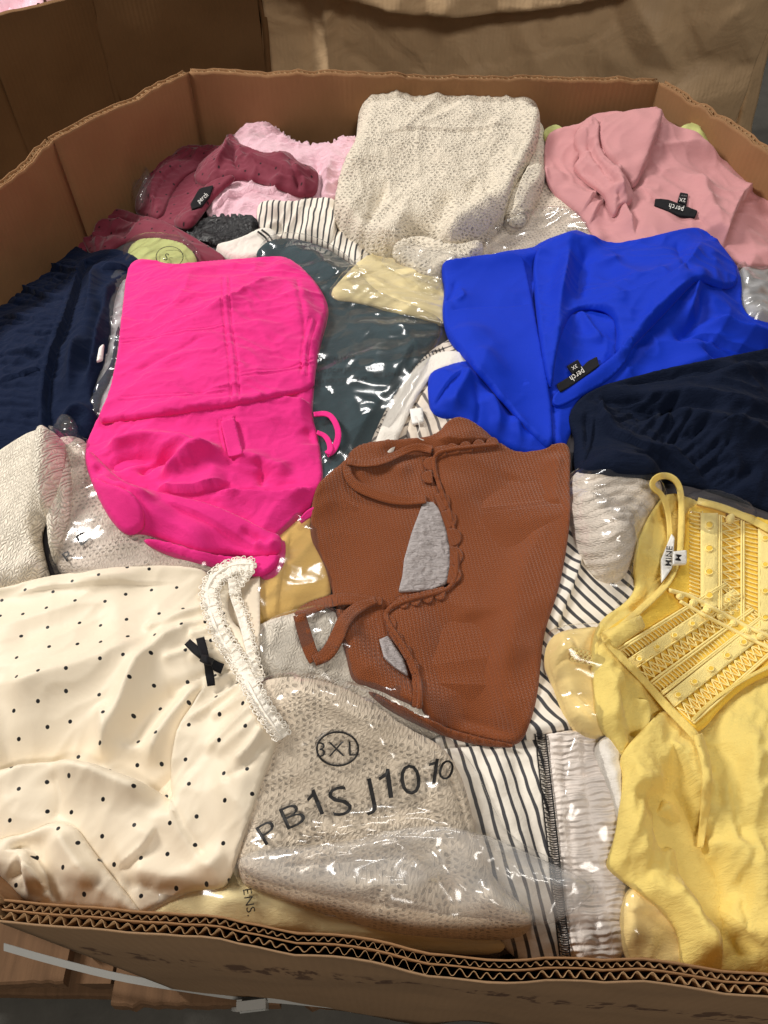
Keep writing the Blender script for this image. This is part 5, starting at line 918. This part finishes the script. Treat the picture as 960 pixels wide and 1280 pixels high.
def lace(Q,bands):
    """Q: four corners in the picture; u runs along the bands, v across them; bands: list of (kind, share)"""
    tot=sum(w_ for _,w_ in bands); v=0
    Lu=np.hypot(Q[1][0]-Q[0][0],Q[1][1]-Q[0][1])
    for kd_,w_ in bands:
        v0,v1=v/tot,(v+w_)/tot; v+=w_; wpx=np.hypot(*(np.array(q4(Q,.5,v1))-np.array(q4(Q,.5,v0))))
        P=lambda u,s: q4(Q,u,v0+(v1-v0)*s)
        if kd_=='tape':      # woven tape with eyelets
            c=[P(u,.12) for u in np.linspace(0,1,20)]; c2=[P(u,.88) for u in np.linspace(0,1,20)]
            ribbon('lace_tape',[P(u,.5) for u in np.linspace(0,1,14)],wpx*.92,f_lace,T=.6,parent=yoke,res=2.2)
            for e in(c,c2): cordp(e,1.1,.0006,tape)
            n=max(2,int(Lu/24))
            for i in range(n):
                cc=np.array(P((i+.5)/n,.5)); rr=wpx*.20
                cordp([cc+rr*np.array((math.cos(a),math.sin(a)*.85)) for a in np.linspace(0,6.3,12)],1.0,.0007,rings)
                q=[onto(np.array([cc[0]+k*rr*.9*math.cos(a)]),np.array([cc[1]+k*rr*.78*math.sin(a)]),H,.0011) for k,a in [(0,0)]+[(1,a) for a in np.arange(10)*.6283]]; eye.add(np.array([(float(a[0]),float(b_[0]),float(c_[0])) for a,b_,c_ in q]),[(0,1+j,1+(j+1)%10) for j in range(10)])  # added disc on top of the tape, darker, in place of an open hole
        elif kd_=='bar':     # ladder of bars
            n=max(3,int(Lu/4.8))
            for i in range(n): cordp([P((i+.5)/n,-.02),P((i+.5)/n+.003,.5),P((i+.5)/n,1.02)],[.4,.8,.4],.0007,bars)
        elif kd_=='x':       # crossed twists
            n=max(3,int(Lu/9))
            for i in range(n):
                a,b_=i/n,(i+1)/n
                cordp([P(a,0),P((a+b_)/2,.5),P(b_,1)],[.4,1.0,.4],.0007,lat); cordp([P(b_,0),P((a+b_)/2,.5),P(a,1)],[.4,.7,.4],.0007,lat)
                cordp([P(a,0),P(a,.5),P(a,1)],[.4,.7,.4],.0005,lat)
                cc=np.array(P((a+b_)/2,.5)); cordp([cc+(-2,0),cc+(0,1),cc+(2,0)],[1.,1.2,1.],.0009,lat)
        elif kd_=='cord':
            for s in(.25,.75): cordp([P(u,s) for u in np.linspace(0,1,24)],1.4,.0010,tape)
# lower-left yoke panel: bands run up to the right
lace([(768,812),(905,728),(985,800),(868,905)],[('cord',.6),('bar',1.1),('tape',1.9),('x',2.0),('cord',.7),('bar',1.2),('cord',.5),('tape',2.2),('x',2.3),('cord',.6)])
# upper-right yoke panel: bands run down the picture
lace([(862,636),(862,748),(985,800),(985,662)],[('bar',1.4),('tape',2.4),('cord',.5),('x',2.4),('cord',.6),('bar',1.7),('tape',2.0),('x',2.0)])
# seam between the panels: cord, pearls
cordp([(836,738),(862,745),(890,760),(930,782),(985,806)],1.8,.0022,tape); cordp([(850,752),(885,772),(930,795),(985,822)],1.8,.0018,tape)
for i in range(9):
    c=np.array(sub((850,745),(985,812),i/8)); 
    for rr,l_ in((4,2.0),(2,3.2)): cordp([c+rr*np.array((math.cos(a),.85*math.sin(a))) for a in np.linspace(0,6.3,10)],l_,.0014,rings)
tape.build('lace_cord',f_lace,yoke); eye.build('eyelet_hole_disc',bpy.data.materials['yellow_lining'],yoke,kind='stuff'); bars.build('ladder_stitch',f_lace,yoke,kind='stuff'); rings.build('eyelet_rims',f_lace,yoke,kind='stuff'); lat.build('crossed_twists',f_lace,yoke,kind='stuff')
ribbon('neck_binding',[(852,625),(853,660),(848,700),(835,730),(805,758),(778,782),(757,800)],[7,8,8,9,9,9,9],f_yel,T=2.6,parent=t)
ribbon('side_binding',[(757,800),(775,820),(805,850),(835,885),(868,918),(878,930)],[9,9,9,10,11,11],f_yel,T=2.6,parent=t)
ribbon('edge_binding',[(872,626),(910,636),(950,655),(990,678)],[9,9,9],f_yel,T=2.6,parent=t)
ribbon('edge_binding',[(866,900),(885,880),(915,858),(950,838),(990,822)],[5,5,5],f_yel,T=2.0,parent=t)
ribbon('armhole_binding',[(872,918),(885,960),(882,1010),(875,1060)],[13,13,12,8],f_yel,T=2.2,parent=t)
cloth('side_facing',[(752,792),(800,770),(806,785),(768,812)],f_yel,T=3,parent=t,smooth=0)
ribbon('spaghetti_strap',[(850,690),(852,650),(852,622),(848,603),(836,594),(822,595),(814,604),(818,612),(826,616),(834,632),(838,660),(836,700),(828,720)],[8,8,8,8,8,8,7,7,7,7,7,7],f_yel,T=3,lift=[1,4,9,13,14,13,10,6,3,2,1,1],parent=t)
cloth('button',[(908,645),(913,641),(919,645),(919,651),(913,655),(908,651)],f_lace,T=4,R_=4,res=1.4,lift=1,parent=t)
lb_=cloth('brand_label',[(839,668),(843,672),(840,710),(832,722),(827,728),(826,700)],m_tagw,T=1,smooth=0,lift=2.5,res=2,parent=t)
sz=cloth('size_label',[(841,690),(858,688),(858,705),(841,706)],m_tagw,T=1,smooth=0,lift=4,res=2,parent=t)
lettering('label_print',[('MINE',(836,695),7.5,86,1.0)],m_ink,lb_,lift=1.2,bold=.01); lettering('label_print',[('M',(848,697),7,82,1.2),('- - - -',(855,697),2,82,1)],m_ink,sz,lift=1.2,bold=.01)
cloth('plastic_bag',[(850,625),(868,612),(905,612),(940,630),(950,650),(920,668),(880,668),(858,650)],p_bag,T=4,film=True,write=False,res=2.2,wr=((2,26,20,2.4),),edge=.5,label='clear bag flap over the top of the yellow lace yoke',cat='plastic bag',group=GB)
cloth('plastic_bag',[(52,548),(66,540),(74,522),(88,518),(97,530),(94,548),(80,556)],p_soft,T=10,R_=6,film=True,write=False,res=2,wr=((5,12,60,2),),edge=.5,label='twisted film tip above the waffle cardigan below navy dress',cat='plastic bag',group=GB)
